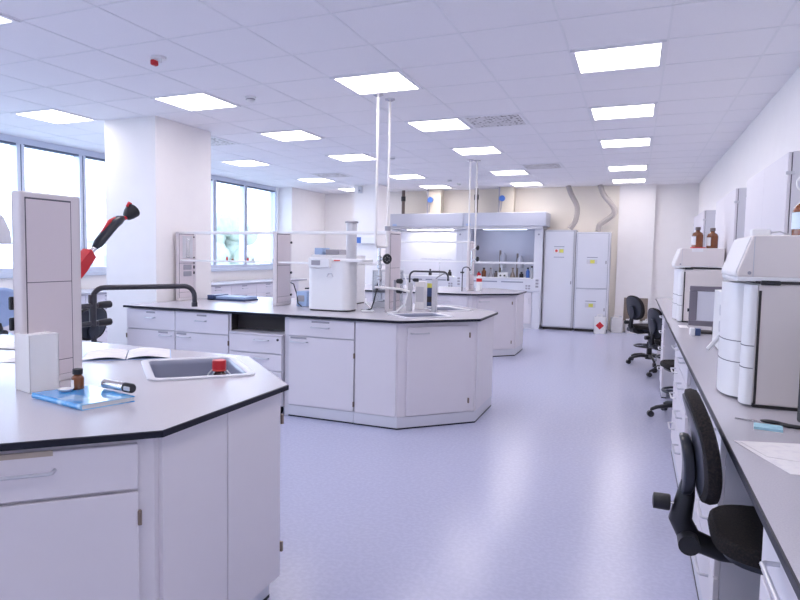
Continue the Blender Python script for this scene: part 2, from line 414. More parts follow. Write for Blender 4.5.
def island_end(loc_label, x_in, x_end, y0, y1, ch, label, doorspec, toe=0., seams=(), slotwood=False):
    """polygonal cabinet block closing an island: front face y0, end face x_end, two corner cuts of size ch"""
    t = thing('sink_cabinet', label, 'cabinet', (x_end, (y0+y1)/2, 0))
    ox, oy = x_end, (y0+y1)/2
    L = lambda p: [(a-ox, b-oy) for a, b in p]
    poly = [(x_in, y0), (x_end-ch, y0), (x_end, y0+ch), (x_end, y1-ch), (x_end-ch, y1), (x_in, y1)]
    shell(L(poly), .1, .8785, 'carcass', M['cab'], t)
    e = -.012 if toe == 0 else toe
    pl = [(x_in, y0+e), (x_end-ch-e*.41, y0+e), (x_end-e, y0+ch+e*.41), (x_end-e, y1-ch-e*.41), (x_end-ch-e*.41, y1-e), (x_in, y1-e)]
    MB().prism(L(pl), .012, .1).build('plinth', M['plinth'], t)
    e2 = e-.002
    pl = [(x_in, y0+e2), (x_end-ch-e2*.41, y0+e2), (x_end-e2, y0+ch+e2*.41), (x_end-e2, y1-ch-e2*.41), (x_end-ch-e2*.41, y1-e2), (x_in, y1-e2)]
    MB().prism(L(pl), 0, .012).build('floor_seal', M['edge'], t)
    # fittings on the near corner cut: local frame x along the cut, y inward
    fr = Matrix.Translation((x_end-ch-ox, y0-oy, 0)) @ Matrix.Rotation(PI/4, 4, 'Z')
    cl = ch*math.sqrt(2)
    for (name, a, b, z0, z1, hd, slot, hg) in doorspec:
        d = front(t, name, a*cl, b*cl, z0, z1, hd and (hd[0]*cl, hd[1]*cl, hd[2]), slot and ((slot[0]*cl, slot[1]*cl, slot[2])+tuple(slot[3:])), [(h[0]*cl, h[1]) for h in (hg or [])])
        d.matrix_local = fr
    # thin side panels on the end face
    for (a, b) in seams:
        MB().box(-.001, .016, a-oy+.0015, b-oy-.0015, .1, .868, .0015).build('side_panel', M['cab'], t)
    return t
# middle island end
t = island_end('', -2.108, -1.215, 4.895, 6.60, .515, 'pale corner cabinet block with one angled door, at the sink end of the middle island',
    [('door', .10, .90, .105, .842, (.14, .36, .79), None, [(.905, .76), (.905, .2)])], seams=((5.41, 6.085),))
front_panel = MB().box(-.89+.004, -.525, -.8525-.014, -.8525+.001, .105, .868, .002).build('filler_panel', M['cab'], t)
# near island end
def near():
    t = island_end('', -3.55, -1.305, 1.012, 2.73, .49, 'large pale angled cabinet block with drawer and door, nearest the camera at left', 
      [('drawer', .12, .935, .722, .862, (.26, .605, .805), (.2, .60, .855, 1), None), ('door', .12, .935, .105, .716, (.15, .28, .69), None, [(.937, .635), (.937, .25)])], toe=.03, seams=((1.52, 1.865), (1.867, 2.238)))
    for hz in (.735, .2): MB().box(.0, .022, 2.241-1.871, 2.252-1.871, hz, hz+.04).build('hinge', M['hinge'], t)
near()
# far island end
t = island_end('', -4.6, -1.545, 8.86, 10.56, .51, 'pale cabinet block at the aisle end of the far island',
    [('door', .10, .90, .105, .842, (.14, .36, .79), None, [(.905, .76), (.905, .2)])], seams=((9.37, 10.04),))
for a, b in ((-3.06, -2.02), ):
    pass
for k in range(4):
    xx = -3.05+k*.64-1.0
    d = front(t, 'door', -1.65+(-.64)*k+.45, -1.02+(-.64)*k+.45, .105, .68, (-1.6+(-.64)*k+.45, -1.42+(-.64)*k+.45, .64), None, None, -.85)
    d = front(t, 'drawer', -1.65+(-.64)*k+.45, -1.02+(-.64)*k+.45, .685, .868, (-1.45+(-.64)*k+.45, -1.25+(-.64)*k+.45, .79), None, None, -.85)

# ------------------------------------------------------------------ worktops (with real cut-outs for the sinks)
def worktop(name, label, poly, holes, z=.9, th=.021, band='edge'):
    bm = bmesh.new()
    def loop(p, zz): return [bm.verts.new((a, b, zz)) for a, b in p]
    def fill(zz):
        es = []
        for p in [poly]+holes:
            vs = loop(p, zz)
            es += [bm.edges.new((vs[i], vs[(i+1) % len(vs)])) for i in range(len(vs))]
        bmesh.ops.triangle_fill(bm, use_beauty=True, edges=es)
    fill(z); fill(z-th)
    for p in holes:
        a = loop(p, z); b = loop(p, z-th)
        for i in range(len(p)): bm.faces.new([a[i], a[(i+1) % len(p)], b[(i+1) % len(p)], b[i]])
    bmesh.ops.remove_doubles(bm, verts=bm.verts, dist=1e-5)
    for v in bm.verts: pass
    m = MB(); m.bm.free(); m.bm = bm
    o = m.build(name, M['top']); tag(o, label, 'worktop')
    # edge band ring
    a = sum(poly[i][0]*poly[(i+1) % len(poly)][1]-poly[(i+1) % len(poly)][0]*poly[i][1] for i in range(len(poly)))
    pp = poly if a > 0 else poly[::-1]
    r = MB(); n = len(pp)
    def off(d):
        out = []
        for i in range(n):
            p0, p1, p2 = Vector(pp[i-1]), Vector(pp[i]), Vector(pp[(i+1) % n])
            d1 = (p1-p0).normalized(); d2 = (p2-p1).normalized()
            n1 = Vector((d1.y, -d1.x)); n2 = Vector((d2.y, -d2.x)); b = (n1+n2).normalized()
            out.append(p1+b*d/max(.3, b.dot(n1)))
        return out
    o0, o1 = off(0.0), off(.004)
    vs = []
    for i in range(n):
        vs.append([r.bm.verts.new((o0[i].x, o0[i].y, z+.0)), r.bm.verts.new((o1[i].x, o1[i].y, z-.003)), r.bm.verts.new((o1[i].x, o1[i].y, z-th)), r.bm.verts.new((o0[i].x, o0[i].y, z-th-.0005))])
    for i in range(n):
        A, B = vs[i], vs[(i+1) % n]
        for k in range(4): r.bm.faces.new([A[k], B[k], B[(k+1) % 4], A[(k+1) % 4]])
    r.build('edge_band', M[band], o)
    return o
def rotrect(cx, cy, hx, hy, ang, r=.03, n=4):
    c, s = math.cos(ang), math.sin(ang)
    return [(cx+c*x-s*y, cy+s*x+c*y) for x, y in roundpoly(-hx, hx, -hy, hy, r, n)]
def sink(cx, cy, hx, hy, ang, label, z=.9, depth=.2):
    t = thing('lab_sink', label, 'sink', (cx, cy, z), ang)
    prof = [(.0, .000), (.0, .007), (.006, .009), (.026, .009), (.032, .004), (.036, -.02), (.046, -depth+.03), (.07, -depth)]
    m = MB(); rings = []
    for inset, zz in prof:
        rr = max(.012, .045-inset*.3)
        rings.append([m.bm.verts.new((x, y, zz)) for x, y in roundpoly(-hx+inset, hx-inset, -hy+inset, hy-inset, rr, 5)])
    n = len(rings[0])
    def strip(m, rs, cap=False):
        for a, b in zip(rs, rs[1:]):
            for k in range(n): m.bm.faces.new([a[k], a[(k+1) % n], b[(k+1) % n], b[k]])
        if cap: m.bm.faces.new(rs[-1])
    # rim mesh
    strip(m, rings[:5]); 
    for v in [v for v in m.bm.verts if not v.link_faces]: m.bm.verts.remove(v)
    m.build('rim', M['rim'], t)
    b = MB(); rings = []
    for inset, zz in prof[4:]:
        rr = max(.012, .045-inset*.3)
        rings.append([b.bm.verts.new((x, y, zz)) for x, y in roundpoly(-hx+inset, hx-inset, -hy+inset, hy-inset, rr, 5)])
    strip(b, rings, True)
    o = b.build('basin', M['sink'], t)
    sd = o.modifiers.new('thick', 'SOLIDIFY'); sd.thickness = .004; sd.offset = 0
    MB().lathe([(.03, 0), (.03, .004), (.02, .005), (.001, .003)], (0, 0, -depth+.003)).build('drain', M['steel'], t)
    return t
def island_top(name, label, x0, xe, y0, y1, c0, c1, sinks, notch=None):
    poly = ([notch[0], notch[1], notch[2]] if notch else [(x0, y0)])+[(xe-c0, y0), (xe, y0+c0), (xe, y1-c1), (xe-c1, y1), (x0, y1)]
    worktop(name, label, poly, [rotrect(cx, cy, hx-.03, hy-.03, a) for cx, cy, hx, hy, a in sinks])
island_top('worktop', 'near island worktop with black edge, carrying the blue notebook and tissue box', -3.6, -1.262, .965, 2.775, .525, .53, [(-1.815, 2.37, .265, .225, -PI/4)])
sink(-1.815, 2.37, .265, .225, -PI/4, 'grey inset sink with a red-capped bottle in it, on the near island')
island_top('worktop', 'middle island worktop with black edge, carrying the white analyser', -4.46, -1.172, 4.845, 6.645, .525, .525, [(-1.70, 5.36, .235, .20, PI/4), (-1.70, 6.13, .235, .20, -PI/4)], [(-4.54, 5.285), (-4.575, 5.285), (-4.575, 4.845)])
sink(-1.70, 5.36, .235, .20, PI/4, 'nearer grey sink set into the middle island end')
sink(-1.70, 6.13, .235, .20, -PI/4, 'farther grey sink set into the middle island end, behind the tap pillars')
island_top('worktop', 'far island worktop in front of the fume hoods', -4.65, -1.503, 8.80, 10.61, .53, .53, [])
# ------------------------------------------------------------------ service racks
def upright(t, x, yc, z0=.9, z1=1.64, hy=.14, hx=.03, pa=.012, pb=.055):
    """end column: slim shell with recessed face panels"""
    MB().prism(roundpoly(x-hx, x+hx, yc-hy, yc+hy, .012, 4), z0, z1, .006).build('column', M['upright'], t)
    a, b = yc-hy+pa, yc+hy-pb
    MB().box(x+hx-.002, x+hx+.0012, a-.004, b+.004, z0+.03, z1-.022).build('panel_joint', M['seam'], t)
    zs = [z0+.03, z0+.09, z0+.405, z1-.027]
    for k in range(3):
        MB().box(x+hx, x+hx+.003, a, b, zs[k]+.0015, zs[k+1]-.0015, .001).build('face_panel', M['upface'], t)
t = thing('service_column', 'tall grey service column beside the tissue box on the near island', 'service column', (-2.128, 1.845, .9))
upright(t, 0, 0, 0, .75, .142, .030, .018, .058)
for zz in (.30, .22):
    MB().box(-.045, -.028, -.15, -.13, zz-.0, zz+.05, .004).build('tap_knob', M['black'], t)
def rack(loc, xs, zt, shelves, label, hy=.152):
    t = thing('reagent_rack', label, 'rack', loc)
    for x in xs: upright(t, x, 0, 0, zt, hy, .024, .012, .045)
    for z, d, m, nm in shelves:
        for a, b in zip(xs, xs[1:]):
            if nm == 'rail':
                MB().box(a+.024, b-.024, -d, -d+.02, z-.012, z+.012, .003).box(a+.024, b-.024, d-.02, d, z-.012, z+.012, .003).build('rail', m, t)
            else:
                MB().box(a+.024, b-.024, -d, d, z-.005, z+.005).build('glass_shelf', m, t)
                MB().box(a+.024, b-.024, -d-.008, -d, z-.008, z+.012, .002).build('shelf_lip', M['white'], t)
    return t
R1 = rack((-3.285, 5.715, .9), (-1.215, 0, 1.20), .745, [(.735, .13, M['white'], 'rail'), (.435, .12, M['clear'], 'shelf')], 'reagent rack with three grey columns and glass shelves on the middle island')
# sockets on the leftmost column of the middle rack
for a, b, z0, z1, m, nm in ((-.09, .08, .46, .70, 'lgrey', 'window_panel'), (-.035, .03, .47, .67, 'steel', 'gauge'), (-.075, .06, .335, .39, 'grey', 'socket'), (-.075, .06, .265, .318, 'grey', 'socket'), (.095, .112, .345, .38, 'black', 'switch'), (.095, .112, .285, .315, 'black', 'switch'), (.095, .112, .685, .70, 'black', 'switch'), (.095, .112, .46, .475, 'black', 'switch'), (.095, .112, .40, .415, 'black', 'switch')):
    MB().box(-1.215+.025, -1.215+.031+(.004 if nm in ('gauge', 'switch') else 0), a, b, z0, z1, .002).build(nm, M[m], R1)
for z in (.64, .10, .33):
    MB().cyl((.025, .13, z), (.037, .13, z), .012, 12).build('switch', M['black'], R1)
R2 = rack((-2.29, 9.705, .9), (-1.2, 0), .745, [(.735, .13, M['white'], 'rail'), (.435, .12, M['clear'], 'shelf')], 'reagent rack with grey columns on the far island')
# small glassware on the glass shelf
for k, (dx, l, m) in enumerate(((-.62, .05, 'red'), (-.55, .03, 'amber'), (-.36, .04, 'red'), (-.30, .03, 'grey'), (-.05, .03, 'grey'))):
    nm = ['red-capped vial', 'amber vial', 'second red-capped vial', 'grey vial', 'small grey vial'][k]
    o = thing('vial', nm+' on the glass shelf of the middle rack, number %d from the left' % (k+1) if False else ['red vial farthest left on the glass shelf before the window', 'small amber vial next to the leftmost red vial on the glass shelf', 'red vial in the middle of the glass shelf before the window', 'grey vial right of the middle red vial on the glass shelf', 'grey vial near the right end of the glass shelf before the window'][k], 'vial', (-3.28+dx-.05, 5.70, 1.3405), 0, 'vials on the glass shelf')
    MB().lathe([(.011, 0), (.011, l*.7), (.006, l*.8)]).build('body', M[m], o)
    MB().lathe([(.008, l*.8), (.008, l)]).build('cap', M['grey'], o)

# ------------------------------------------------------------------ taps and pipes
def swan_tap(name, label, loc, h, span, direction, knobs, drop=.08, r=.011, base=True, mount=None, col='blackpipe'):
    t = thing(name, label, 'tap', loc, direction)
    c = .05
    pts = [(0, 0, 0 if base else -.17), (0, 0, h-c)]+arc((c, 0, h-c), c, PI, PI/2, 6, ((1, 0, 0), (0, 0, 1)))[1:]+arc((span-c, 0, h-c), c, PI/2, 0, 6, ((1, 0, 0), (0, 0, 1)))+[(span, 0, h-drop)]
    MB().tube(pts, r, 12).build('spout', M[col], t)
    MB().cyl((span, 0, h-drop-.012), (span, 0, h-drop+.008), r*1.25, 12).build('nozzle', M[col], t)
    return t
# near island tap, mounted on the rear of the service column
t = swan_tap('swan_neck_tap', 'large black swan-neck tap with two lever knobs, reaching over the near sink', (-2.128, 2.07, 1.115), .155, .458, 1.25, 0, .085, .0115)
t.rotation_euler = (0, 0, 0)
spx = t.children
for c in list(t.children): c.rotation_euler = (0, 0, math.atan2(.39, .24))
for zz in (0.0, .078):
    MB().cyl((-.0, -.0835, zz), (0, .05, zz), .011, 12).build('arm', M['blackpipe'], t)
    MB().lathe([(.010, .025), (.014, .035), (.0165, .08), (.0155, .10), (.004, .104)], (0, 0, zz), 16, 'y').build('knob', M['black'], t)
MB().cyl((0, 0, -.012), (0, 0, .10), .015, 14).build('manifold', M['blackpipe'], t)
MB().cyl((0, 0, .09), (0, 0, .125), .018, 14).build('collar', M['blackpipe'], t)
# middle island pillar taps
t = swan_tap('swan_neck_tap', 'grey pillar tap with slim dark spout over the nearer sink of the middle island', (-1.93, 5.75, .9), .377, .37, 0, 0, .07, .009)
MB().prism(roundpoly(-.026, .026, -.022, .022, .008), 0, .27, .004).build('pillar', M['lgrey'], t)
MB().lathe([(.007, .03), (.017, .045), (.017, .085), (.004, .09)], (0, 0, .295), 14, 'x').build('knob', M['black'], t)
t = thing('tap_pillar', 'plain grey square pillar standing between the two sinks of the middle island', 'tap', (-1.69, 5.77, .9))
MB().prism(roundpoly(-.022, .022, -.022, .022, .006), 0, .31, .004).build('pillar', M['lgrey'], t)
MB().tube([(-.0, 0, .30), (.03, 0, .33), (.10, 0, .37)], .006, 8).build('lever', M['grey'], t)
t = swan_tap('gas_tap', 'small dark hooked gas tap on the far island before the fume hood', (-2.33, 9.38, .9), .36, .11, 0, 0, .04, .008)
MB().cyl((-.03, 0, .28), (.025, 0, .28), .012, 10).build('knob', M['black'], t)
# ceiling drop pipes, middle island
t = thing('gas_pipe', 'pair of pale gas pipes dropping from the ceiling to the middle island', 'pipe', (-2.08, 5.40, .9))
zz = 1.92
p1 = [(-.07, -.08, zz), (-.07, -.08, .62)]+arc((-.045, -.08, .62), .025, PI, 1.5*PI, 5, ((1, 0, 0), (0, 0, 1)))[1:]+[(-.02, -.04, .595), (.035, .09, .595)]
p1 = [(-.02, -.10, zz), (-.02, -.10, .63), (-.019, -.092, .606), (-.015, -.07, .597), (.008, .07, .597), (.013, .092, .605), (.015, .10, .63), (.015, .10, .76), (.015, .10, zz)]
MB().tube(p1, .0115, 12).build('pipe_run', M['pipe'], t)
for x, y in ((-.02, -.10), (.015, .10)):
    MB().lathe([(.045, 1.92), (.045, 1.91), (.016, 1.895)], (x, y, 0)).build('ceiling_flange', M['steel'], t)
MB().cyl((.015, .10, .745), (.015, .10, .785), .026, 16).build('collar', M['grey'], t)
MB().tube([(-.02, .0, .60), (-.02, 0, .235)], .012, 10).build('drop_pipe', M['steel'], t)
MB().lathe([(.012, .40), (.022, .405), (.022, .44), (.012, .445)], (-.02, 0, 0)).build('fitting', M['steel'], t)
MB().lathe([(.012, .30), (.02, .305), (.02, .33), (.012, .335)], (-.02, 0, 0)).build('fitting', M['steel'], t)
MB().lathe([(.012, .47), (.024, .475), (.024, .51), (.012, .515)], (-.02, 0, 0)).build('fitting', M['steel'], t)
MB().cyl((-.02, 0, .49), (.07, -.055, .49), .010, 10).build('valve_stem', M['steel'], t)
h = MB().torus((0, 0, 0), .036, .011, 24, 8, 'x').lathe([(.014, -.012), (.014, .012)], (0, 0, 0), 12, 'x')
for a in range(3):
    h.tube([(0, .036*math.cos(a*PI/3), .036*math.sin(a*PI/3)), (0, -.036*math.cos(a*PI/3), -.036*math.sin(a*PI/3))], .008, 6)
h.xf(Matrix.Translation((.075, -.06, .49)) @ Matrix.Rotation(math.radians(-38), 4, 'Z'))
h.build('hand_wheel', M['black'], t)
MB().tube([(-.06, 0, .235), (.18, -.02, .225), (.27, -.01, .205)], .011, 10).build('outlet_arm', M['pipe'], t)
t = thing('rubber_hose', 'white rubber hose looping down beside the middle island column', 'hose', (-1.80, 5.42, .9))
pts = [(-.10, .07, .36), (-.07, .07, .29), (-.06, .06, .17), (-.08, .04, .08), (-.14, .0, .02), (-.22, -.03, .0085)]
MB().tube(pts, .008, 8).build('hose', M['white'], t)
t = thing('rubber_hose', 'black cable and white hose coiled on the bench behind the white analyser', 'hose', (-2.2, 5.5, .9))
MB().tube([(.06, .05, .30), (.04, .0, .22), (.02, -.02, .10), (.0, -.03, .03), (-.06, -.02, .008), (-.12, .02, .008)], .007, 8).build('cable', M['black'], t)
MB().tube([(-.12, .12, .11), (-.09, .04, .07), (-.02, .0, .03), (.03, -.05, .009), (-.08, -.08, .009)], .009, 8).build('hose', M['white'], t)
MB().cyl((.035, .0, .20), (.05, .03, .27), .014, 10).build('connector', M['black'], t)
# far gas pipes
t = thing('gas_pipe', 'pair of pale gas pipes dropping from the ceiling to the far island', 'pipe', (-2.2, 9.40, .9))
for x, y in ((-.05, -.03), (.03, .05)):
    MB().tube([(x, y, 1.92), (x, y, .42 if x > 0 else .60)], .013, 10).build('pipe_run', M['pipe'], t)
    MB().lathe([(.05, 1.92), (.05, 1.91), (.018, 1.895)], (x, y, 0)).build('ceiling_flange', M['steel'], t)
MB().tube([(.0, 0, .62), (0, 0, .40), (0, 0, .25)], .015, 10).build('fitting', M['steel'], t)
for z in (.665, .50):
    MB().tube([(0, 0, z-.06), (.06, -.02, z-.02)], .012, 8).build('valve_stem', M['steel'], t)
    MB().lathe([(.01, 0), (.035, .01), (.038, .03), (.02, .045)], (.065, -.02, z-.02), 14, 'x').build('hand_wheel', M['black'], t)
# twin gas cock on the middle rack column
t = thing('gas_tap', 'dark double gas cock in front of the right column of the middle rack', 'tap', (-1.985, 5.50, .9))
MB().cyl((0, 0, 0), (0, 0, .30), .012, 12).build('stem', M['grey'], t)
MB().lathe([(.03, 0), (.03, .012), (.014, .02)], (0, 0, 0)).build('foot', M['grey'], t)
for z in (.20, .29):
    MB().lathe([(.006, -.02), (.02, -.01), (.024, .03), (.01, .045)], (.03, 0, z), 14, 'x').build('knob', M['black'], t)

# ------------------------------------------------------------------ middle island apparatus
t = thing('laboratory_analyser', 'large white box-shaped analyser with a small dark display on the middle island', 'analyser', (-2.575, 5.41, .9))
body = roundpoly(-.235, .235, -.07, .30, .05, 5)
body = [(p[0], p[1]-.04-.05*(1-(p[0]/.235)**2)) if p[1] < 0 else p for p in body]
MB().prism(roundpoly(-.208, .208, -.11, .155, .06, 6), .015, .455, .006).build('body', M['white'], t)
MB().prism(roundpoly(-.198, .198, -.10, .145, .055, 6), 0, .016).build('foot_rim', M['dark'], t)
MB().prism(roundpoly(-.206, .36, -.10, .14, .03, 4), .455, .485, .006).build('lid', M['white'], t)
MB().box(-.18, .04, -.145, -.08, .40, .492, .012, 2).build('control_panel', M['white'], t)
MB().box(-.145, -.055, -.149, -.142, .425, .468, .002).build('display', M['grey'], t)
MB().box(.065, .125, -.108, -.096, .464, .474).build('badge', M['redlab'], t)
MB().tube([(.0, -.11, .32), (.02, -.120, .35), (.05, -.120, .35), (.06, -.11, .32)], .006, 8).build('catch', M['lgrey'], t)
t = thing('gas_column', 'tall slim grey cylinder column with dark cap behind the white analyser', 'column', (-2.70, 6.13, .9))
MB().lathe([(.055, 0), (.055, .845), (.05, .85)]).build('tube', M['lgrey'], t)
MB().lathe([(.07, .85), (.07, .865), (.05, .872)]).build('cap', M['grey'], t)
t = thing('laboratory_instrument', 'white instrument with blue and grey modules on top, behind the white analyser', 'instrument', (-3.0, 6.25, .9))
MB().box(-.17, .33, -.13, .2, .01, .52, .012, 2).build('body', M['white'], t)
MB().box(-.13, -.03, -.12, .05, .52, .59, .004).build('module', M['paleblue'], t)
MB().box(.0, .16, -.12, .1, .52, .575, .006).build('module', M['grey'], t)
MB().box(-.13, -.0, -.136, -.129, .36, .48, .003).build('display', M['paleblue'], t)
MB().box(-.16, .32, -.12, .19, 0, .012).build('foot', M['dark'], t)
t = thing('analytical_balance', 'clear glass-walled balance right of the white analyser on the middle island', 'balance', (-2.27, 6.08, .9))
MB().box(-.12, .12, -.12, .12, .0, .06, .01, 2).build('base', M['lgrey'], t)
MB().box(-.12, .12, -.12, -.116, .06, .36).box(-.12, -.116, -.12, .12, .06, .36).box(.116, .12, -.12, .12, .06, .36).build('draft_shield', M['clear'], t)
fb = MB()
for xx in (-.12, .112):
    for yy in (-.12, .112): fb.box(xx, xx+.008, yy, yy+.008, .06, .37)
fb.box(-.12, .12, -.12, .12, .36, .372).build('frame', M['lgrey'], t)
MB().box(-.12, .12, -.12, .12, .15, .175, .003).build('shelf', M['grey'], t)
MB().lathe([(.05, .06), (.05, .075)]).build('pan', M['steel'], t)
t = thing('cable_box', 'small grey power unit with looping black cable left of the white analyser', 'power unit', (-3.03, 5.74, .9))
MB().box(-.06, .06, -.08, .08, .0, .15, .006).build('case', M['paleblue'], t)
MB().tube([(-.17, .0, .23), (-.12, -.03, .22), (-.06, -.07, .12), (-.03, -.10, .03), (.02, -.12, .006)], .006, 8).build('cable', M['black'], t)
MB().box(-.04, .03, -.084, -.079, .05, .11).build('socket', M['grey'], t)
t = thing('carton', 'white upright carton between the tap pillars on the middle island', 'box', (-1.92, 6.05, .9))
MB().box(-.04, .06, -.04, .04, 0, .27, .004).build('box', M['whitematte'], t)
MB().box(-.03, .05, -.042, -.04, .07, .22).build('label', M['lgrey'], t)
t = thing('reagent_bottle', 'dark blue square bottle with yellow cap beside the white carton', 'bottle', (-1.95, 6.47, .9))
MB().prism(roundpoly(-.05, .05, -.04, .04, .012), 0, .19, .008).build('body', M['bluedark'], t)
MB().cyl((0, 0, .19), (0, 0, .235), .03, 14).build('cap', M['yellow'], t)
MB().box(-.04, .04, -.042, -.04, .04, .1).build('label', M['dark'], t)
t = thing('folder', 'flat dark blue tray lying on the middle island behind the leftmost rack column', 'tray', (-4.12, 6.0, .9))
MB().box(-.22, .28, -.12, .15, 0, .018, .004).box(-.22, -.12, -.12, .15, .0, .055, .004).build('tray', M['bluedark'], t)
MB().box(-.11, .27, -.11, .14, .018, .045, .003).build('insert', M['paleblue'], t)

# ------------------------------------------------------------------ near island objects
t = thing('tissue_box', 'tall white open-topped card box in front of the near service column', 'box', (-2.055, 1.735, .9), math.radians(45))
hw = .056; h = .215
t.rotation_euler = (0, 0, math.radians(-14)); t.location = (-2.060, 1.727, .9)
b = MB()
for a in ((-hw, hw, -hw, -hw+.003), (-hw, hw, hw-.003, hw), (-hw, -hw+.003, -hw, hw), (hw-.003, hw, -hw, hw)): b.box(*a, 0, h)
b.box(-hw, hw, -hw, hw, 0, .003); b.build('carton', M['whitematte'], t)
b = MB()
for a in ((-hw+.003, hw-.003, -hw+.003, -.022), (-hw+.003, hw-.003, .022, hw-.003), (-hw+.003, -.022, -.022, .022), (.022, hw-.003, -.022, .022)): b.box(*a, h-.012, h-.004)
b.build('top_flap', M['whitematte'], t)
MB().ell((0, 0, h-.014), .026, .02, .014).build('tissue', M['paper'], t)
t = thing('beaker', 'grey plastic beaker half hidden behind the tall white box', 'beaker', (-2.225, 1.648, .9))
MB().lathe([(.027, 0), (.029, .225), (.031, .235), (.026, .235), (.025, .01)]).build('cup', M['lgrey'], t)

t = thing('notebook', 'glossy blue notebook with white page edges lying on the near island', 'notebook', (-1.79, 1.68, .9), math.radians(45))
import math as _m
# corners on the bench
A, B, C_, D = (-1.952, 1.612), (-1.652, 1.556), (-1.592, 1.735), (-1.875, 1.80)
t.rotation_euler = (0, 0, 0)
def quad(sc_, dx=0, dy=0): 
    cx = sum(p[0] for p in (A, B, C_, D))/4; cy = sum(p[1] for p in (A, B, C_, D))/4
    return [((p[0]-cx)*sc_+cx+1.79, (p[1]-cy)*sc_+cy-1.68) for p in (A, B, C_, D)]
MB().prism(quad(1), 0, .003).prism(quad(1), .017, .020).build('cover', M['blue'], t)
MB().prism(quad(.975), .003, .017).build('page_block', M['pages'], t)
a0, b0 = quad(1)[0], quad(1)[1]
MB().tube([(a0[0]+.004, a0[1]+.004, .010), (b0[0]-.004, b0[1]+.004, .010)], .0102, 10).build('spine', M['blue'], t)

t = thing('amber_bottle', 'small amber bottle with black cap and white label standing on the blue notebook', 'bottle', (-1.862, 1.735, .920))
MB().lathe([(.021, 0), (.0225, .003), (.0225, .040), (.019, .047), (.014, .052), (.014, .056)]).build('body', M['amber'], t)
MB().lathe([(.018, .055), (.0185, .057), (.0185, .072), (.017, .074)], n=28).build('cap', M['black'], t)
lb = MB(); ring = []
for k in range(9):
    a = math.radians(212+70*k/8); ring.append((lb.bm.verts.new((.0231*math.cos(a), .0231*math.sin(a), .006)), lb.bm.verts.new((.0231*math.cos(a), .0231*math.sin(a), .036))))
for p, q in zip(ring, ring[1:]): lb.bm.faces.new([p[0], q[0], q[1], p[1]])
lb.build('label', M['whitematte'], t)
t = thing('weighing_dish', 'small shallow white dish on the blue notebook beside the amber bottle', 'dish', (-1.868, 1.685, .920))
MB().lathe([(.018, 0), (.027, .008), (.028, .009), (.019, .002), (.001, .002)]).build('dish', M['plasticwhite'], t)
t = thing('multi_tool', 'silver and black pocket torch lying on the right of the blue notebook', 'torch', (-1.775, 1.80, .934), math.radians(-12))
MB().lathe([(.010, -.07), (.013, -.066), (.013, .02), (.012, .022)], axis='x').build('barrel', M['steel'], t)
MB().lathe([(.0125, .02), (.0135, .024), (.0135, .050), (.011, .054)], axis='x').build('head', M['black'], t)
MB().box(.03, .055, -.015, -.010, -.006, .006, .002).build('clip', M['lgrey'], t)
t.location = (-1.694, 1.772, .9385); t.rotation_euler = (0, 0, math.radians(-8)); t.scale = (1.3, 1.3, 1.3)
# papers and open booklet behind
t = thing('booklet', 'open booklet with curled pages lying between the sink and the service column', 'booklet', (-2.34, 2.50, .9), math.radians(40))
def page(name, x0, x1, y0, y1, curl, m, z=.002, parent=None, n=10):
    b = MB(); rows = []
    for i in range(n+1):
        u = i/n; x = x0+(x1-x0)*u; zz = z+curl*math.sin(PI*u)*(1-.5*u)
        rows.append((b.bm.verts.new((x, y0, zz)), b.bm.verts.new((x, y1, zz)), b.bm.verts.new((x, y0, zz+.0012)), b.bm.verts.new((x, y1, zz+.0012))))
    for p, q in zip(rows, rows[1:]):
        b.bm.faces.new([p[2], q[2], q[3], p[3]]); b.bm.faces.new([p[0], p[1], q[1], q[0]]); b.bm.faces.new([p[0], q[0], q[2], p[2]]); b.bm.faces.new([p[1], p[3], q[3], q[1]])
    b.bm.faces.new(list(rows[0][i] for i in (0, 2, 3, 1))); b.bm.faces.new(list(rows[-1][i] for i in (0, 1, 3, 2)))
    return b.build(name, m, parent)
page('page', 0, .21, -.145, .145, .018, M['paper'], .003, t)
page('page', 0, -.2, -.145, .145, .016, M['paper'], .003, t)
MB().box(-.205, .215, -.15, .15, 0, .002).build('cover', M['paleblue'], t)
MB().tube([(0, -.147, .004), (0, .147, .004)], .0035, 8).build('spine', M['textgrey'], t)
o = page('paper_sheet', -.15, .15, -.105, .105, .004, M['paper'], .0005); o.location = (-2.62, 2.22, .9); o.rotation_euler = (0, 0, .5)
tag(o, 'loose white sheet on the near island left of the open booklet', 'paper')
o = page('paper_sheet', -.15, .15, -.105, .105, .03, M['paper'], .0005); o.location = (-2.75, 2.35, .9); o.rotation_euler = (0, 0, 1.2)
o.location = (-2.84, 1.86, .9)
tag(o, 'curled white sheet at the left picture edge beside the service column', 'paper')
o = page('paper_sheet', -.15, .15, -.105, .105, .006, M['paper'], .0005); o.location = (-3.05, 2.45, .9); o.rotation_euler = (0, 0, .2)
tag(o, 'flat white sheet at the far left edge of the near island', 'paper')
# red capped bottle in the sink
t = thing('media_bottle', 'brown glass bottle with red screw cap standing in the near sink', 'bottle', (-1.672, 2.353, .704))
MB().lathe([(.046, 0), (.049, .006), (.049, .135), (.043, .165), (.027, .192), (.021, .197), (.021, .215)]).build('body', mat('dark brown glass', (.05, .02, .018), .15, coat=.4), t)
MB().lathe([(.029, .208), (.031, .211), (.031, .243), (.029, .248), (.006, .249)], n=26).build('cap', M['red'], t)
MB().lathe([(.0285, .200), (.0300, .202), (.0300, .207), (.0285, .209)], n=26).build('pouring_ring', M['redlab'], t)
MB().tube([(-.056, -.022, .15), (-.046, -.018, .185), (-.030, -.012, .203)], .003, 6).build('wire_bail', M['white'], t)
MB().tube([(.056, .022, .15), (.046, .018, .185), (.030, .012, .203)], .003, 6).build('wire_bail', M['white'], t)
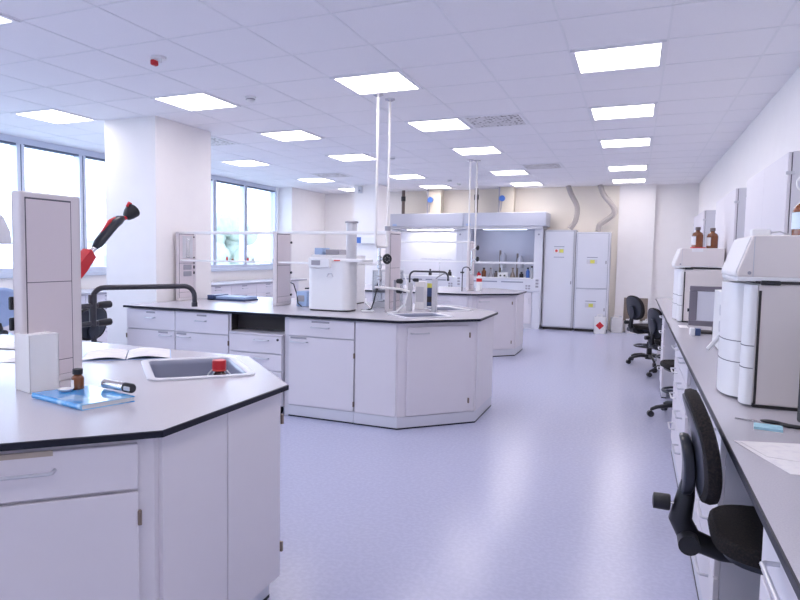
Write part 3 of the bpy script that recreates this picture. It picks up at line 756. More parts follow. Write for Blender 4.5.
# articulated arm tool
t = thing('articulated_arm', 'red and black articulated tool arm sticking up behind the near service column', 'tool arm', (-2.150, 2.02, 1.365))
d = Vector((0.0, .30, .22)).normalized()
up = Vector((0, -d.z, d.y))
def seg(a, b, r, name, m, n=14, lab_=None):
    a = Vector(a); b = Vector(b)
    o = MB().tube([a, a.lerp(b, .12), a.lerp(b, .6), b], [r*.8, r, r*1.0, r*.75], n).build(name, m, t)
    return o
MB().tube([(0, -.03, -.035), (0, .0, .0), (0, .06, .055)], [.036, .040, .032], 4).build('red_housing', M['red'], t)
seg((0, .065, .06), (0, .10, .083), .012, 'joint', M['steel'])
MB().tube([(0, .085, .076), (0, .11, .098), (0, .20, .185), (0, .235, .205), (0, .26, .215)], [.012, .022, .025, .022, .012], 14).build('handle', M['shell'], t)
MB().tube([(.0, .13, .142), (0, .18, .195), (0, .21, .212)], [.006, .011, .008], 8).build('red_stripe', M['red'], t)
seg((0, .255, .213), (0, .285, .218), .009, 'collar', M['red'])
MB().tube([(0, .278, .218), (0, .285, .224), (0, .30, .236), (0, .325, .255)], [.010, .021, .029, .036], 18).build('nozzle', M['black'], t)
MB().tube([(0, .285, .27), (0, .298, .288), (0, .312, .283)], .006, 8).build('tip', M['red'], t)
MB().box(-.026, -.02, .11, .13, .09, .105).build('badge', M['white'], t)
MB().tube([(0, -.03, -.035), (0, -.01, -.16)], .014, 8).build('stalk', M['red'], t)
# things at far left edge
t = thing('extraction_dome', 'pale hanging extraction dome at the left picture edge', 'extraction hood', (-4.50, 3.257, 1.47))
MB().lathe([(.23, 0), (.24, .0), (.23, .10), (.19, .20), (.12, .27), (.04, .30), (.036, .295), (.11, .26), (.18, .195), (.22, .10)], n=32).build('dome', M['lgrey'], t)
MB().cyl((0, 0, .285), (0, 0, CEIL-1.47), .035, 16).build('duct_arm', M['lgrey'], t)

# ------------------------------------------------------------------ window-side bench
worktop('worktop', 'long worktop under the windows with grey front edge', [(XL+.052, -1.0), (-6.25, -1.0), (-6.25, 11.9), (XL+.052, 11.9)], [], .9, .03, 'grey')
k = 0
for i in range(10):
    yy = 3.6+.8*i
    if yy > 11: break
    nm = 'window-bench cabinet with drawers, %s' % ['left of the near service column', 'behind the black swan-neck tap', 'behind the dark chair, second from the tap', 'behind the thick column', 'hidden behind the thick column, its right neighbour', 'below the near end of the far window', 'below the middle of the far window', 'below the far end of the far window', 'under the last mullion of the far window', 'end'][i]
    t = cabinet('base_cabinet', nm, (-6.30, yy, 0), PI/2, .797, .60)
    front(t, 'drawer', 0, .797, .70, .868, (.32, .48, .80), (.32, .48, .845))
    front(t, 'drawer', 0, .797, .45, .695, (.32, .48, .63), (.32, .48, .675))
    front(t, 'drawer', 0, .797, .105, .445, (.32, .48, .38), (.32, .48, .425))

# ------------------------------------------------------------------ chairs
def lab_chair(name, label, loc, rz, seat_z=.60, back=True, knob=True, fab='blackrough', shell='shell', tall=0.):
    """faces local +x"""
    t = thing(name, label, 'chair', loc, rz)
    S = seat_z
    # seat: rounded pad, slightly dished
    b = MB(); rings = []
    out = []
    for k in range(36):
        a = 2*PI*k/36; c, s_ = math.cos(a), math.sin(a)
        ex = 2/3.2
        out.append((.205*math.copysign(abs(c)**ex, c), .205*math.copysign(abs(s_)**ex, s_)))
    for sc_, z in ((.90, -.055), (.985, -.045), (1.0, -.028), (.985, -.010), (.94, -.002), (.6, -.006), (.05, -.010)):
        rings.append([b.bm.verts.new((x*sc_, y*sc_, S+z)) for x, y in out])
    for p, q in zip(rings, rings[1:]):
        for k in range(36): b.bm.faces.new([p[k], p[(k+1) % 36], q[(k+1) % 36], q[k]])
    b.bm.faces.new(rings[0][::-1]); b.bm.faces.new(rings[-1])
    b.build('seat', M[fab], t)
    MB().prism([(x*.86, y*.86) for x, y in out], S-.072, S-.055).build('seat_shell', M[shell], t)
    MB().box(-.10, .08, -.06, .06, S-.115, S-.072, .01, 2).build('mechanism', M['black'], t)
    MB().cyl((.02, -.06, S-.10), (.02, -.20, S-.115), .008, 8).lathe([(.008, 0), (.02, .01), (.02, .04), (.012, .05)], (.02, -.235, S-.115), 12, 'y').build('lever', M['black'], t)
    if back:
        # stem: J shape from mechanism up to the back
        MB().tube([(-.06, 0, S-.095), (-.17, 0, S-.095), (-.255, 0, S-.07), (-.285, 0, S-.01), (-.272, 0, S+.07), (-.268, 0, S+.11)], [.026, .03, .036, .034, .026, .02], 10).build('back_stem', M['black'], t)
        MB().cyl((-.262, -.075, S-.065), (-.262, .075, S-.065), .030, 18).build('pivot', M['black'], t)
        # backrest: curved pad
        def shellgrid(x0, ry, z0, z1, thick, name, m, curve=.022, ex_=2.4, lean=.026, bow=.012):
            b = MB(); n = 40; rings = []
            zc, rz_ = (z0+z1)/2, (z1-z0)/2
            e = 2/ex_
            pr = [(.88, -.5), (.975, -.36), (1.0, 0), (.975, .36), (.88, .5), (.5, .5), (.02, .5)]
            pr = [(.02, -.5), (.5, -.5)]+pr
            for sc_, tt in pr:
                ring = []
                for k in range(n):
                    a = 2*PI*k/n; c, s_ = math.cos(a), math.sin(a)
                    yy = ry*sc_*math.copysign(abs(c)**e, c); zz = zc+rz_*sc_*math.copysign(abs(s_)**e, s_)
                    u = (zz-zc)/rz_
                    xx = x0+tt*thick+curve*(yy/ry)**2*.6-bow*(u*u)-lean*u
                    ring.append(b.bm.verts.new((xx, yy, zz)))
                rings.append(ring)
            for p, q in zip(rings, rings[1:]):
                for k in range(n): b.bm.faces.new([p[k], p[(k+1) % n], q[(k+1) % n], q[k]])
            b.bm.faces.new(rings[0][::-1]); b.bm.faces.new(rings[-1])
            return b.build(name, m, t)
        shellgrid(-.235, .20, S+.065-tall, S+.395, .045, 'backrest', M[fab])
        shellgrid(-.250, .185, S+.08-tall, S+.38, .022, 'back_shell', M[shell])
        shellgrid(-.268, .062, S+.07, S+.26, .032, 'adjuster_cover', M[shell], .0, 2.4, .006)
        if knob:
            MB().cyl((-.285, 0, S+.035), (-.32, 0, S+.035), .005, 8).build('knob_stem', M['steel'], t)
            MB().lathe([(.012, 0), (.025, .003), (.026, .046), (.023, .051), (.004, .052)], (-.365, 0, S+.035), 18, 'x').build('knob', M['black'], t)
    MB().cyl((0, 0, .10), (0, 0, S-.11), .024, 16).cyl((0, 0, .08), (0, 0, .30), .034, 16).build('gas_lift', M['black'], t)
    MB().torus((0, 0, .24), .19, .011, 32, 8).tube([(-.19, 0, .24), (.19, 0, .24)], .009, 8).tube([(0, -.19, .24), (0, .19, .24)], .009, 8).build('foot_ring', M['shell'], t)
    MB().cyl((0, 0, .065), (0, 0, .13), .05, 18).build('hub', M['black'], t)
    for k in range(5):
        a = 2*PI*k/5+PI
        c, s_ = math.cos(a), math.sin(a)
        L = MB().tube([(c*.03, s_*.03, .105), (c*.12, s_*.12, .112), (c*.24, s_*.24, .09), (c*.285, s_*.285, .068)], [.024, .021, .017, .015], 8).build('leg', M['black'], t)
        MB().cyl((c*.29-s_*.018, s_*.29+c*.018, .028), (c*.29+s_*.018, s_*.29-c*.018, .028), .028, 14).cyl((c*.285, s_*.285, .03), (c*.285, s_*.285, .075), .009, 8).build('castor', M['black'], L)
    return t
lab_chair('lab_chair', 'black lab chair nearest the camera, pushed under the right-hand bench', (.445, 2.215, 0), 0, .63)
t = lab_chair('lab_stool', 'low black stool whose castors and foot ring show under the right-hand bench', (.46, 6.42, 0), math.radians(15), .50, back=False)
t['category'] = 'stool'
lab_chair('lab_chair', 'low black lab chair seen almost edge-on beyond the stool, before the farthest chair', (.47, 8.60, 0), math.radians(25), .44, tall=.05)
lab_chair('lab_chair', 'farthest black lab chair, its back turned to the camera, near the wall grille', (.22, 9.55, 0), math.radians(30), .53)
lab_chair('lab_chair', 'dark chair seen behind the lower knob of the black swan-neck tap', (-5.0, 4.62, 0), math.radians(178), .50)
lab_chair('lab_chair', 'pale blue chair at the left picture edge behind the near island', (-4.90, 3.58, 0), math.radians(170), .73, fab='paleblue', shell='paleblue')

# ------------------------------------------------------------------ right-hand bench
worktop('worktop', 'long right-hand bench worktop with dark edge along the wall', [(.268, -.6), (XR-.004, -.6), (XR-.004, 9.5), (.268, 9.5)], [])
def pedestal(y1, y0, label, rows, hw_=.10, name='drawer_cabinet'):
    """front faces -x; local x runs from far (y1) towards the camera (y0)"""
    w = y1-y0
    t = cabinet(name, label, (.312, y1, 0), -PI/2, w, .68)
    n = len(rows)
    for (a, b, z0, z1) in rows:
        c = (a+b)/2*w; hw2 = min(hw_, .3*(b-a)*w)
        front(t, 'drawer', a*w, b*w, z0, z1, (c-hw2, c+hw2, z1-.055))
    return t
d4 = [(0, 1, .715, .868), (0, 1, .54, .71), (0, 1, .325, .535), (0, 1, .105, .32)]
d4x2 = [(a*.5, b*.5, z0, z1) for a, b, z0, z1 in d4]+[(.5+a*.5, .5+b*.5, z0, z1) for a, b, z0, z1 in d4]
pedestal(1.70, .55, 'pale drawer cabinet under the bench in the lower right picture corner', d4x2)
pedestal(3.45, 2.50, 'pale drawer cabinet behind the nearest chair under the right-hand bench', d4x2)
pedestal(5.25, 4.05, 'pale drawer cabinet between the nearest chair and the stool', d4x2)
pedestal(7.75, 7.25, 'narrow pale drawer cabinet beyond the stool under the right-hand bench', d4)
struct(MB().box(.30, XR-.01, 9.10, 9.13, 0, .878).build('trim_4', M['cab']))

# wall cabinets
def wall_cab(y0, y1, label):
    t = thing('wall_cabinet', label, 'wall cabinet', (.69, y1, 1.36), -PI/2, 'wall cabinets on the right')
    w = y1-y0; D = XR-.69
    MB().box(0, w, .0, D-.001, 0, .605).build('carcass', M['carcass'], t)
    n = 2
    for k in range(n):
        d = MB().box(w*k/n+.002, w*(k+1)/n-.002, -.020, -.004, .002, .603, .002).build('door', M['cab'], t)
        hx = w*k/n if k == 0 else w
        for hz in (.50, .1):
            MB().box(hx-.012 if k else hx-.002, hx+.002 if k else hx+.012, -.026, .012, hz-.008, hz+.008, .002).build('hinge', M['lgrey'], d)
    MB().box(.002, w-.002, -.004, .0, .004, .60).build('door_seal', M['seam'], t)
wall_cab(3.83, 5.13, 'nearest white wall cabinet above the large instrument stack')
wall_cab(5.66, 6.97, 'second white wall cabinet along the right wall')
wall_cab(8.15, 9.45, 'farthest white wall cabinet, behind the amber bottles')

# ------------------------------------------------------------------ instruments on the right-hand bench
def hplc(name, label, y0, y1, x0, x1, doors, zs=.46, zt=.615, bulge=(.05, .05), slope=.03):
    """front faces -x; near side at y0; local origin on the bench at (x0,y0)"""
    t = thing(name, label, 'instrument', (x0, y0, .9))
    w = x1-x0; L = y1-y0
    # lower case
    MB().box(.055, w, 0, L, .012, zs-.012, .01, 2).build('lower_case', M['instr'], t)
    MB().box(.06, w-.01, .012, L-.012, 0, .013).build('foot', M['dark'], t)
    # dark groove between case and front frame on the near side
    MB().box(.058, .066, -.002, .01, .015, zs-.04).build('side_groove', M['dark'], t)
    # front doors: half-round vertical pillars
    for (a, b), bl in zip(doors, bulge):
        pr = []
        for k in range(13):
            u = PI*k/12; pr.append((.05-bl*math.sin(u)**.7, (a+b)/2-(b-a)/2*math.cos(u)))
        pr = [(.055, a)]+pr[0:]+[(.055, b)]
        d = MB().prism(pr, .010, zs-.02).build('rounded_door', M['instrw'], t)
        for z in (.14, .22):
            MB().prism([(p[0]-.0012, p[1]) for p in pr], z, z+.003).build('door_joint', M['seam'], d)
        for z in (.06, .30, .36):
            MB().box(.03, .042, b-.004, b+.012, z, z+.012, .002).build('catch', M['grey'], d)
    MB().box(.045, w, -.004, L+.004, zs-.016, zs-.006).build('waist_gap', M['dark'], t)
    MB().box(-.012, w*.3, -.002, L, zs-.008, zs+.008, .004, 2).build('front_lip', M['white'], t)
    # upper unit with sloping front
    pr = [(-.012, zs+.006), (w, zs+.006), (w, zt), (slope, zt), (-.012, zs+.025)]
    MB().extr(pr, 'y', 0, L, .008, 2).build('upper_case', M['instr'], t)
    pr = [(-.016, zs+.01), (-.016, zs+.028), (slope-.006, zt-.006), (slope-.002, zt-.010), (.0, zs+.01)]
    MB().extr(pr, 'y', .01, L-.01).build('front_cover', M['instrw'], t)
    MB().box(.035, .0375, -.0015, .01, zs+.008, zt-.006).build('side_joint', M['lgrey'], t)
    MB().cyl((.025, -.003, zs+.022), (.025, .004, zs+.022), .006, 10).build('screw', M['grey'], t)
    MB().box(.06, .12, -.012, .006, zs-.02, zs-.004, .003).build('latch', M['black'], t)
    return t
t = hplc('chromatograph', 'large grey and white stacked instrument with rounded white doors, nearest on the bench', 2.66, 3.09, .345, .96, ((.004, .105), (.13, .42)), bulge=(.03, .075))
hplc('chromatograph', 'farther grey and white stacked instrument carrying two amber bottles', 5.98, 6.5, .315, .655, ((.004, .14), (.17, .51)), bulge=(.03, .05), slope=.03)
# detector between the two stacks
t = thing('detector_unit', 'white rounded detector unit with blue slot between the two instrument stacks', 'detector', (.455, 3.95, .9))
MB().prism(roundpoly(0, .5, 0, .65, .05, 5), .01, .34, .01, 2).build('case', M['white'], t)
MB().prism(roundpoly(.01, .48, .01, .62, .05, 5), 0, .011).build('foot', M['dark'], t)
MB().torus((-.005, .18, .10), .055, .016, 18, 8, 'y', 0.0, PI).tube([(-.005+.0, .18, .10), (-.06, .18, .02)], .012, 8).build('hose_loop', M['white'], t)
MB().box(-.012, .01, .10, .15, .012, .13, .004).build('blue_slot', M['bluedark'], t)
MB().lathe([(.03, -.02), (.034, 0), (.03, .02)], (.0, .1, .16), 16, 'x').lathe([(.03, -.02), (.034, 0), (.03, .02)], (.0, .1, .25), 16, 'x').build('port', M['lgrey'], t)
# monitor facing the camera
t = thing('monitor', 'grey framed monitor with pale screen in front of the farther instrument stack', 'monitor', (.555, 5.2, .9), math.radians(-4))
fr = MB(); 
fr.box(-.19, .19, -.012, .012, .05, .088, .004).box(-.19, .19, -.012, .012, .298, .335, .004).box(-.19, -.14, -.012, .012, .088, .298, .004).box(.14, .19, -.012, .012, .088, .298, .004)
fr.build('bezel', M['dgrey'], t)
MB().box(-.142, .142, -.006, .010, .086, .30).build('screen', M['screen'], t)
MB().box(-.185, .185, .012, .05, .06, .325, .01).build('housing', M['grey'], t)
MB().box(-.04, .04, .012, .05, .01, .08).build('neck', M['grey'], t)
MB().box(-.12, .12, -.07, .09, 0, .014, .005).build('foot', M['dark'], t)
MB().cyl((-.20, .0, .16), (-.17, 0, .16), .012, 10).build('side_knob', M['black'], t)
t = thing('tape_block', 'small blue and white block below the grey framed monitor', 'block', (.395, 5.02, .9))
MB().box(-.03, .0, -.03, .03, 0, .05, .004).build('white_end', M['white'], t)
MB().box(.0, .035, -.03, .03, 0, .05, .004).build('blue_end', M['bluedark'], t)
o = page('paper_slip', -.03, .03, -.1, .1, .001, M['paper'], .0003); o.location = (.36, 5.6, .9); tag(o, 'small white paper slip on the bench before the farther instrument', 'paper')
# amber bottles on the far stack
def solvent_bottle(loc, label, grp='amber bottles on the far instrument'):
    t = thing('amber_bottle', label, 'bottle', loc, 0, grp)
    MB().lathe([(.040, 0), (.043, .004), (.043, .10), (.036, .118), (.018, .130), (.016, .135), (.016, .145)]).build('body', M['amber'], t)
    MB().lathe([(.019, .142), (.020, .145), (.020, .166), (.018, .168)]).build('cap', M['darkpipe'], t)
    lb = MB(); ring = []
    for k in range(9):
        a = math.radians(150+100*k/8); ring.append((lb.bm.verts.new((.0436*math.cos(a), .0436*math.sin(a), .02)), lb.bm.verts.new((.0436*math.cos(a), .0436*math.sin(a), .09))))
    for p, q in zip(ring, ring[1:]): lb.bm.faces.new([p[0], q[0], q[1], p[1]])
    lb.build('label', M['whitematte'], t)
    return t
solvent_bottle((.465, 6.10, 1.5235), 'left amber bottle with dark cap on the farther instrument stack')
solvent_bottle((.575, 6.12, 1.5155), 'right amber bottle with dark cap on the farther instrument stack')
t = thing('drip_tray', 'thin red tray under the left amber bottle on the farther instrument', 'tray', (.47, 6.10, 1.516))
MB().box(-.055, .055, -.05, .05, 0, .008, .002).build('tray', M['red'], t)
MB().box(-.05, .03, -.1225, -.1215, -.03, -.001).build('hanging_label', M['whitematte'], t)
# items on the near stack
t = thing('solvent_bottle', 'amber bottle with white tubed cap, upon the nearest instrument at the right edge', 'bottle', (.56, 2.80, 1.5155))
MB().lathe([(.046, 0), (.048, .004), (.048, .09), (.04, .11), (.02, .125), (.018, .13), (.018, .14)]).build('body', M['amber'], t)
MB().lathe([(.022, .135), (.026, .14), (.026, .175), (.02, .18)]).build('cap', M['white'], t)
MB().torus((-.01, 0, .19), .03, .003, 20, 6, 'y').build('tubing', M['white'], t)
lb = MB(); ring = []
for k in range(11):
    a = math.radians(150+130*k/10); ring.append((lb.bm.verts.new((.0487*math.cos(a), .0487*math.sin(a), .025)), lb.bm.verts.new((.0487*math.cos(a), .0487*math.sin(a), .085))))
for p, q in zip(ring, ring[1:]): lb.bm.faces.new([p[0], q[0], q[1], p[1]])
lb.build('label', M['whitelab'], t)
t = thing('white_adapter', 'small white box with a thin cable on the front of the nearest instrument', 'adapter', (.425, 2.86, 1.5155))
MB().box(-.03, .03, -.03, .03, 0, .028, .005, 2).build('case', M['white'], t)
MB().tube([(.03, 0, .014), (.06, -.02, .018), (.09, -.02, .006), (.12, .03, .004)], .003, 6).build('cable', M['lgrey'], t)
# black monitor at the right edge
t = thing('computer_monitor', 'black computer monitor cut off by the right picture edge', 'monitor', (.70, 2.38, .9), math.radians(12))
MB().box(-.225, .225, -.012, .03, .03, .35, .008, 2).build('housing', M['black'], t)
MB().box(-.215, .215, -.0145, -.0125, .045, .34).build('screen', M['dark'], t)
MB().cyl((0, .04, .01), (0, .04, .2), .02, 12).build('neck', M['black'], t)
MB().prism(roundpoly(-.11, .11, -.05, .12, .03), 0, .014, .004).build('foot', M['black'], t)
MB().box(-.2255, -.2225, -.005, .02, .20, .215).build('chrome_strip', M['steel'], t)
# papers
def sheet(pts, label, z=.9005):
    cx = sum(p[0] for p in pts)/len(pts); cy = sum(p[1] for p in pts)/len(pts)
    m = MB().prism([(p[0]-cx, p[1]-cy) for p in pts], 0, .0008)
    o = m.build('paper_sheet', M['paper']); o.location = (cx, cy, z)
    return tag(o, label, 'paper')
sheet([(.283, 2.145), (.328, 2.000), (.372, 1.870), (.62, 1.93), (.55, 2.225)], 'large printed white sheet at the edge of the right-hand bench, under a smaller sheet')
sheet([(.300, 2.135), (.345, 2.005), (.61, 1.96), (.545, 2.2)], 'smaller printed sheet lying on top of the large printed sheet on the bench', .9016)
t = thing('sticky_notepad', 'light blue sticky notepad beside black scissors on the right-hand bench', 'notepad', (.40, 2.345, .9), math.radians(-8))
MB().box(-.038, .038, -.03, .03, 0, .010).build('note_block', M['notepad'], t)
MB().box(-.0382, .0382, -.0302, .0302, 0, .002).build('backing', M['paper'], t)
t = thing('scissors', 'black-handled scissors lying behind the light blue notepad', 'scissors', (.405, 2.425, .9), math.radians(-14))
MB().prism([(-.085, -.004), (-.01, -.008), (-.01, .004), (-.085, -.002)], .001, .004).prism([(-.085, .002), (-.01, .006), (-.01, -.004), (-.085, 0)], .004, .006).build('blade', M['steel'], t)
MB().ell((.015, .012, .006), .032, .012, .006).build('handle', M['black'], t)
MB().ell((.075, -.012, .006), .036, .012, .006).tube([(.03, .008, .006), (.06, -.004, .006)], .005, 8).build('handle', M['black'], t)

# ------------------------------------------------------------------ back wall: fume hoods
HF = 13.02
def hood(x0, x1, label, items):
    t = thing('fume_hood', label, 'fume hood', (x0, HF, 0))
    w = x1-x0; D = YB-.015-HF
    P = .14
    # base cupboards
    MB().box(.0, w, .04, D, .09, .72).build('base_carcass', M['hood'], t)
    MB().box(.02, w-.02, .05, D, 0, .09).build('base_plinth', M['plinth'], t)
    n = 3; 
    for k in range(n):
        a, b = .02+(w-.2)*k/n, .02+(w-.2)*(k+1)/n
        d = MB().box(a+.004, b-.004, .022, .04, .095, .715, .002).build('base_door', M['cab'], t)
        MB().tube([(b-.05, .022, .60), (b-.05, -.005, .60), (b-.05, -.005, .50), (b-.05, .022, .50)], .004, 6).build('handle', M['handle'], d)
    MB().box(w-.16, w-.02, .0, .06, 0, .72, .003).build('leg_post', M['hood'], t)
    # work surface, sill and control panel
    MB().box(0, w, .0, D, .72, .75).build('work_base', M['hood'], t)
    MB().box(0, w, -.02, .05, .75, .985, .006).build('control_panel', M['hood'], t)
    MB().box(.10, w-.2, -.03, .07, .985, 1.005, .004).build('sill', M['white'], t)
    MB().box(.12, w*.45, -.024, -.019, .905, .93).box(w*.5, w-.35, -.024, -.019, .905, .93).build('air_slot', M['textgrey'], t)
    for k in range(4):
        MB().box(w-.30+.05*(k % 2), w-.26+.05*(k % 2), -.026, -.019, .78+.05*(k//2), .815+.05*(k//2), .003).build('socket', M['grey'], t)
    # side posts
    MB().box(0, P, -.0, .12, .985, 2.02, .004).build('side_post', M['hood'], t)
    MB().box(w-P-.02, w, -.0, .12, .985, 2.02, .004).build('side_post', M['hood'], t)
    for z in (.96, .90, .84):
        MB().box(w-.11, w-.055, -.026, -.016, z-.02, z+.02, .003).build('socket', M['grey'], t)
    MB().cyl((w-.08, -.006, 1.86), (w-.08, .004, 1.86), .018, 12).build('airflow_sensor', M['textgrey'], t)
    # chamber
    MB().box(0, .02, .12, D, .75, 2.02).box(w-.02, w, .12, D, .75, 2.02).box(.02, w-.02, D-.02, D, .75, 2.02).box(.02, w-.02, .05, D-.02, 1.98, 2.02).box(.02, w-.02, .05, D-.02, .75, .985).build('chamber', M['hoodin'], t)
    # sash
    if items:
        MB().box(P, w-P-.02, .05, .056, 1.31, 1.975).build('sash_glass', M['fume'], t)
        MB().box(P, w-P-.02, .035, .066, 1.275, 1.315, .004).build('sash_bar', M['white'], t)
        MB().box(.35, w-.35, .18, .26, 1.96, 1.978, .004).build('chamber_fill', M['hoodfill2'], t)  # unseen fill strip, added to lift the dark chamber
    else:
        MB().box(P, w-P-.02, .035, .066, 1.90, 1.95, .004).build('sash_bar', M['white'], t)
        MB().box(.3, w-.3, .18, .32, 1.955, 1.978, .004).build('chamber_fill', M['hoodfill'], t)  # unseen fill strip, added to turn the chamber white
    # head
    MB().box(.001, w+(.06 if items else -.001), -.10, D, 2.02, 2.29, .008).build('fascia', M['fascia'], t)
    MB().box(.0, w, -.085, .1, 1.965, 2.02, .004).build('light_valance', M['lgrey'], t)
    MB().box(.06, .15, -.106, -.099, 2.035, 2.075, .002).build('badge', M['paleblue'], t)
    return t
h1 = hood(-4.80, -3.22, 'left fume hood with raised sash, partly hidden behind the middle rack', 0)
h2 = hood(-3.22, -1.66, 'right fume hood with glassware inside, beside the tall cabinets', 1)
# glassware in the right hood, standing on the chamber base at z=.985
def glassy(kind, x, y, h, r, m, label):
    t = thing(kind, label, kind.replace('_', ' '), (x, y, .9855))
    if kind == 'flask':
        MB().lathe([(r, 0), (r*1.02, .01), (r*.3, h*.7), (r*.28, h)]).build('body', M[m], t)
        MB().lathe([(r*.34, h), (r*.34, h+.02)]).build('stopper', M['darkpipe'], t)
    else:
        MB().lathe([(r, 0), (r, h*.65), (r*.45, h*.8), (r*.45, h*.88)]).build('body', M[m], t)
        MB().lathe([(r*.55, h*.87), (r*.55, h)]).build('cap', M['black'], t)
    return t
glassy('bottle', -2.83, 13.2, .20, .045, 'amber', 'amber bottle at the left inside the right fume hood')
glassy('flask', -2.70, 13.25, .18, .06, 'grey', 'grey flask right of the amber bottle inside the right fume hood')
glassy('bottle', -2.58, 13.18, .14, .04, 'darkpipe', 'short brown bottle near the hood middle, beside the heating box')
glassy('flask', -2.25, 13.2, .19, .06, 'brownp', 'brown flask right of the heating box inside the right fume hood')
glassy('bottle', -2.08, 13.22, .13, .04, 'dark', 'short black bottle right of the brown flask inside the right fume hood')
glassy('bottle', -1.95, 13.18, .22, .035, 'bluep', 'slim dark blue bottle at the right inside the right fume hood')
glassy('bottle', -1.885, 13.26, .25, .035, 'white', 'white bottle with black cap at the far right inside the right fume hood')
glassy('bottle', -2.93, 13.17, .12, .035, 'red', 'small red bottle at the far left inside the right fume hood')
t = thing('heating_box', 'white heating box with small knobs in the middle of the right fume hood', 'hotplate', (-2.42, 13.18, .9855))
MB().box(-.12, .08, -.05, .08, 0, .11, .006).build('case', M['white'], t)
MB().cyl((-.06, -.05, .05), (-.06, -.065, .05), .018, 12).build('knob', M['black'], t)
MB().cyl((.02, -.05, .05), (.02, -.065, .05), .018, 12).build('knob', M['black'], t)
MB().tube([(-.05, .03, .11), (-.05, .03, .30)], .008, 8).build('rod', M['steel'], t)
for k, (x, hh) in enumerate(((-2.55, .56), (-2.2, .50))):
    t = thing('support_stand', ['left tall apparatus stand', 'right apparatus stand'][k]+' at the back of the right fume hood', 'stand', (x, 13.42, .9855))
    MB().box(-.08, .08, -.06, .06, 0, .015, .003).build('foot', M['grey'], t)
    MB().cyl((0, 0, .015), (0, 0, hh), .02, 10).build('column', M['brownp'], t)
    MB().lathe([(.06, .2), (.065, .22), (.065, hh-.12), (.03, hh-.05)], (.06, 0, 0)).build('vessel', M['lgrey'], t)
t = thing('drying_rod', 'thin horizontal metal rod stand inside the left fume hood', 'stand', (-3.8, 13.32, .9855))
MB().box(-.10, .10, -.06, .06, 0, .014, .003).build('foot', M['grey'], t)
MB().cyl((0, 0, .014), (0, 0, .40), .008, 8).tube([(-.42, 0, .36), (.25, 0, .36)], .008, 8).build('rod', M['steel'], t)
glassy('bottle', -3.55, 13.2, .14, .04, 'dark', 'short black bottle at the right inside the left fume hood')
glassy('bottle', -3.98, 13.22, .15, .035, 'dark', 'short black bottle at the centre of the left fume hood')
# red and white bottle on the far island
t = thing('wash_bottle', 'white bottle with a red patch on the far island before the right hood', 'bottle', (-2.13, 9.62, .9))
MB().lathe([(.04, 0), (.042, .01), (.042, .20), (.02, .23), (.02, .24)]).build('body', M['white'], t)
MB().lathe([(.0427, .21-.07), (.0427, .19)]).build('label', M['red'], t)
MB().lathe([(.022, .235), (.022, .262)]).build('cap', M['red'], t)
# pipes and ducts above hoods
def wallpipe(x, y, z0, z1, label, r=.035):
    t = thing('exhaust_pipe', label, 'pipe', (x, y, z0))
    MB().cyl((0, 0, 0), (0, 0, z1-z0), r, 14).build('pipe', M['darkpipe'], t)
    MB().cyl((0, 0, .3), (0, 0, .4), r*1.35, 14).build('coupling', M['black'], t)
wallpipe(-4.66, 13.35, 2.29, CEIL, 'dark brown pipe above the left fume hood, left of the blue actuator')
wallpipe(-3.06, 13.35, 2.29, CEIL, 'dark brown pipe above the right fume hood beside the far ceiling pipes')
def duct(x, y, label):
    t = thing('exhaust_duct', label, 'duct', (x, y, 2.29))
    MB().box(-.14, .14, -.10, .12, 0, CEIL-2.29, .006).build('duct_body', M['duct'], t)
    MB().box(-.16, -.13, -.12, .12, .02, CEIL-2.29).build('duct_flange', M['grey'], t)
    MB().lathe([(.05, 0), (.06, .01), (.055, .07), (.02, .08)], (-.08, -.10-.07, .30), 18, 'y').build('actuator', M['bluep'], t)
    MB().tube([(-.08, -.15, .25), (-.09, -.16, .14), (-.11, -.12, .05)], .009, 8).build('cable', M['grey'], t)
duct(-3.92, 13.32, 'beige exhaust duct with blue actuator above the left fume hood')
duct(-2.42, 13.32, 'beige exhaust duct with blue actuator above the right fume hood')

# tall safety cabinets
def safety_cabinet(x0, x1, label, split, z1):
    t = thing('safety_cabinet', label, 'safety cabinet', (x0, 13.1, 0))
    w = x1-x0; D = YB-.02-13.1
    MB().box(0, w, .0, D, .05, z1, .004).build('carcass', M['lgrey' if not split else 'hood'], t)
    MB().box(.02, w-.02, .02, D, 0, .05).build('plinth', M['dark'], t)
    zs = [.06]+([.83] if split else [])+[z1-.02]
    for a, b in zip(zs, zs[1:]):
        MB().box(.022, w-.03, -.004, .0, a+.004, b-.004).build('door_seal', M['textgrey'], t)
        d = MB().box(.028, w-.036, -.022, -.003, a+.010, b-.010, .003).build('door', M['hood'], t)
        c = w*.5; zc = a+(b-a)*(.60 if split and a < .5 else (.50 if split else .80))
        MB().box(c-.10, c+.09, -.0235, -.0215, zc+.06, zc+.075).build('print_line', M['textgrey'], d)
        if not split: MB().box(c-.10, c+.09, -.0235, -.0215, zc-.14, zc-.128).build('print_line', M['textgrey'], d)
        MB().box(c-.105, c+.085, -.0236, -.0215, zc-.055, zc+.03).build('label_plate', M['lgrey'], d)
        MB().box(c+.0 if not split else c-.04, c+.075 if not split else c+.04, -.0245, -.0235, zc-.045, zc+.02).build('yellow_symbol', M['yellow'], d)
        if not split:
            MB().box(c-.095, c-.015, -.0245, -.0235, zc-.045, zc+.02).build('white_symbol', M['whitematte'], d)
            MB().cyl((c-.055, -.0245, zc-.012), (c-.055, -.0255, zc-.012), .026, 16).build('red_symbol', M['redlab'], d)
        MB().box(w-.075, w-.055, -.03, -.02, a+(b-a)*.45, a+(b-a)*.45+.06, .003).build('catch', M['grey'], d)
    return t
safety_cabinet(-1.645, -1.06, 'tall grey safety cabinet with one full-height door beside the right fume hood', False, 1.95)
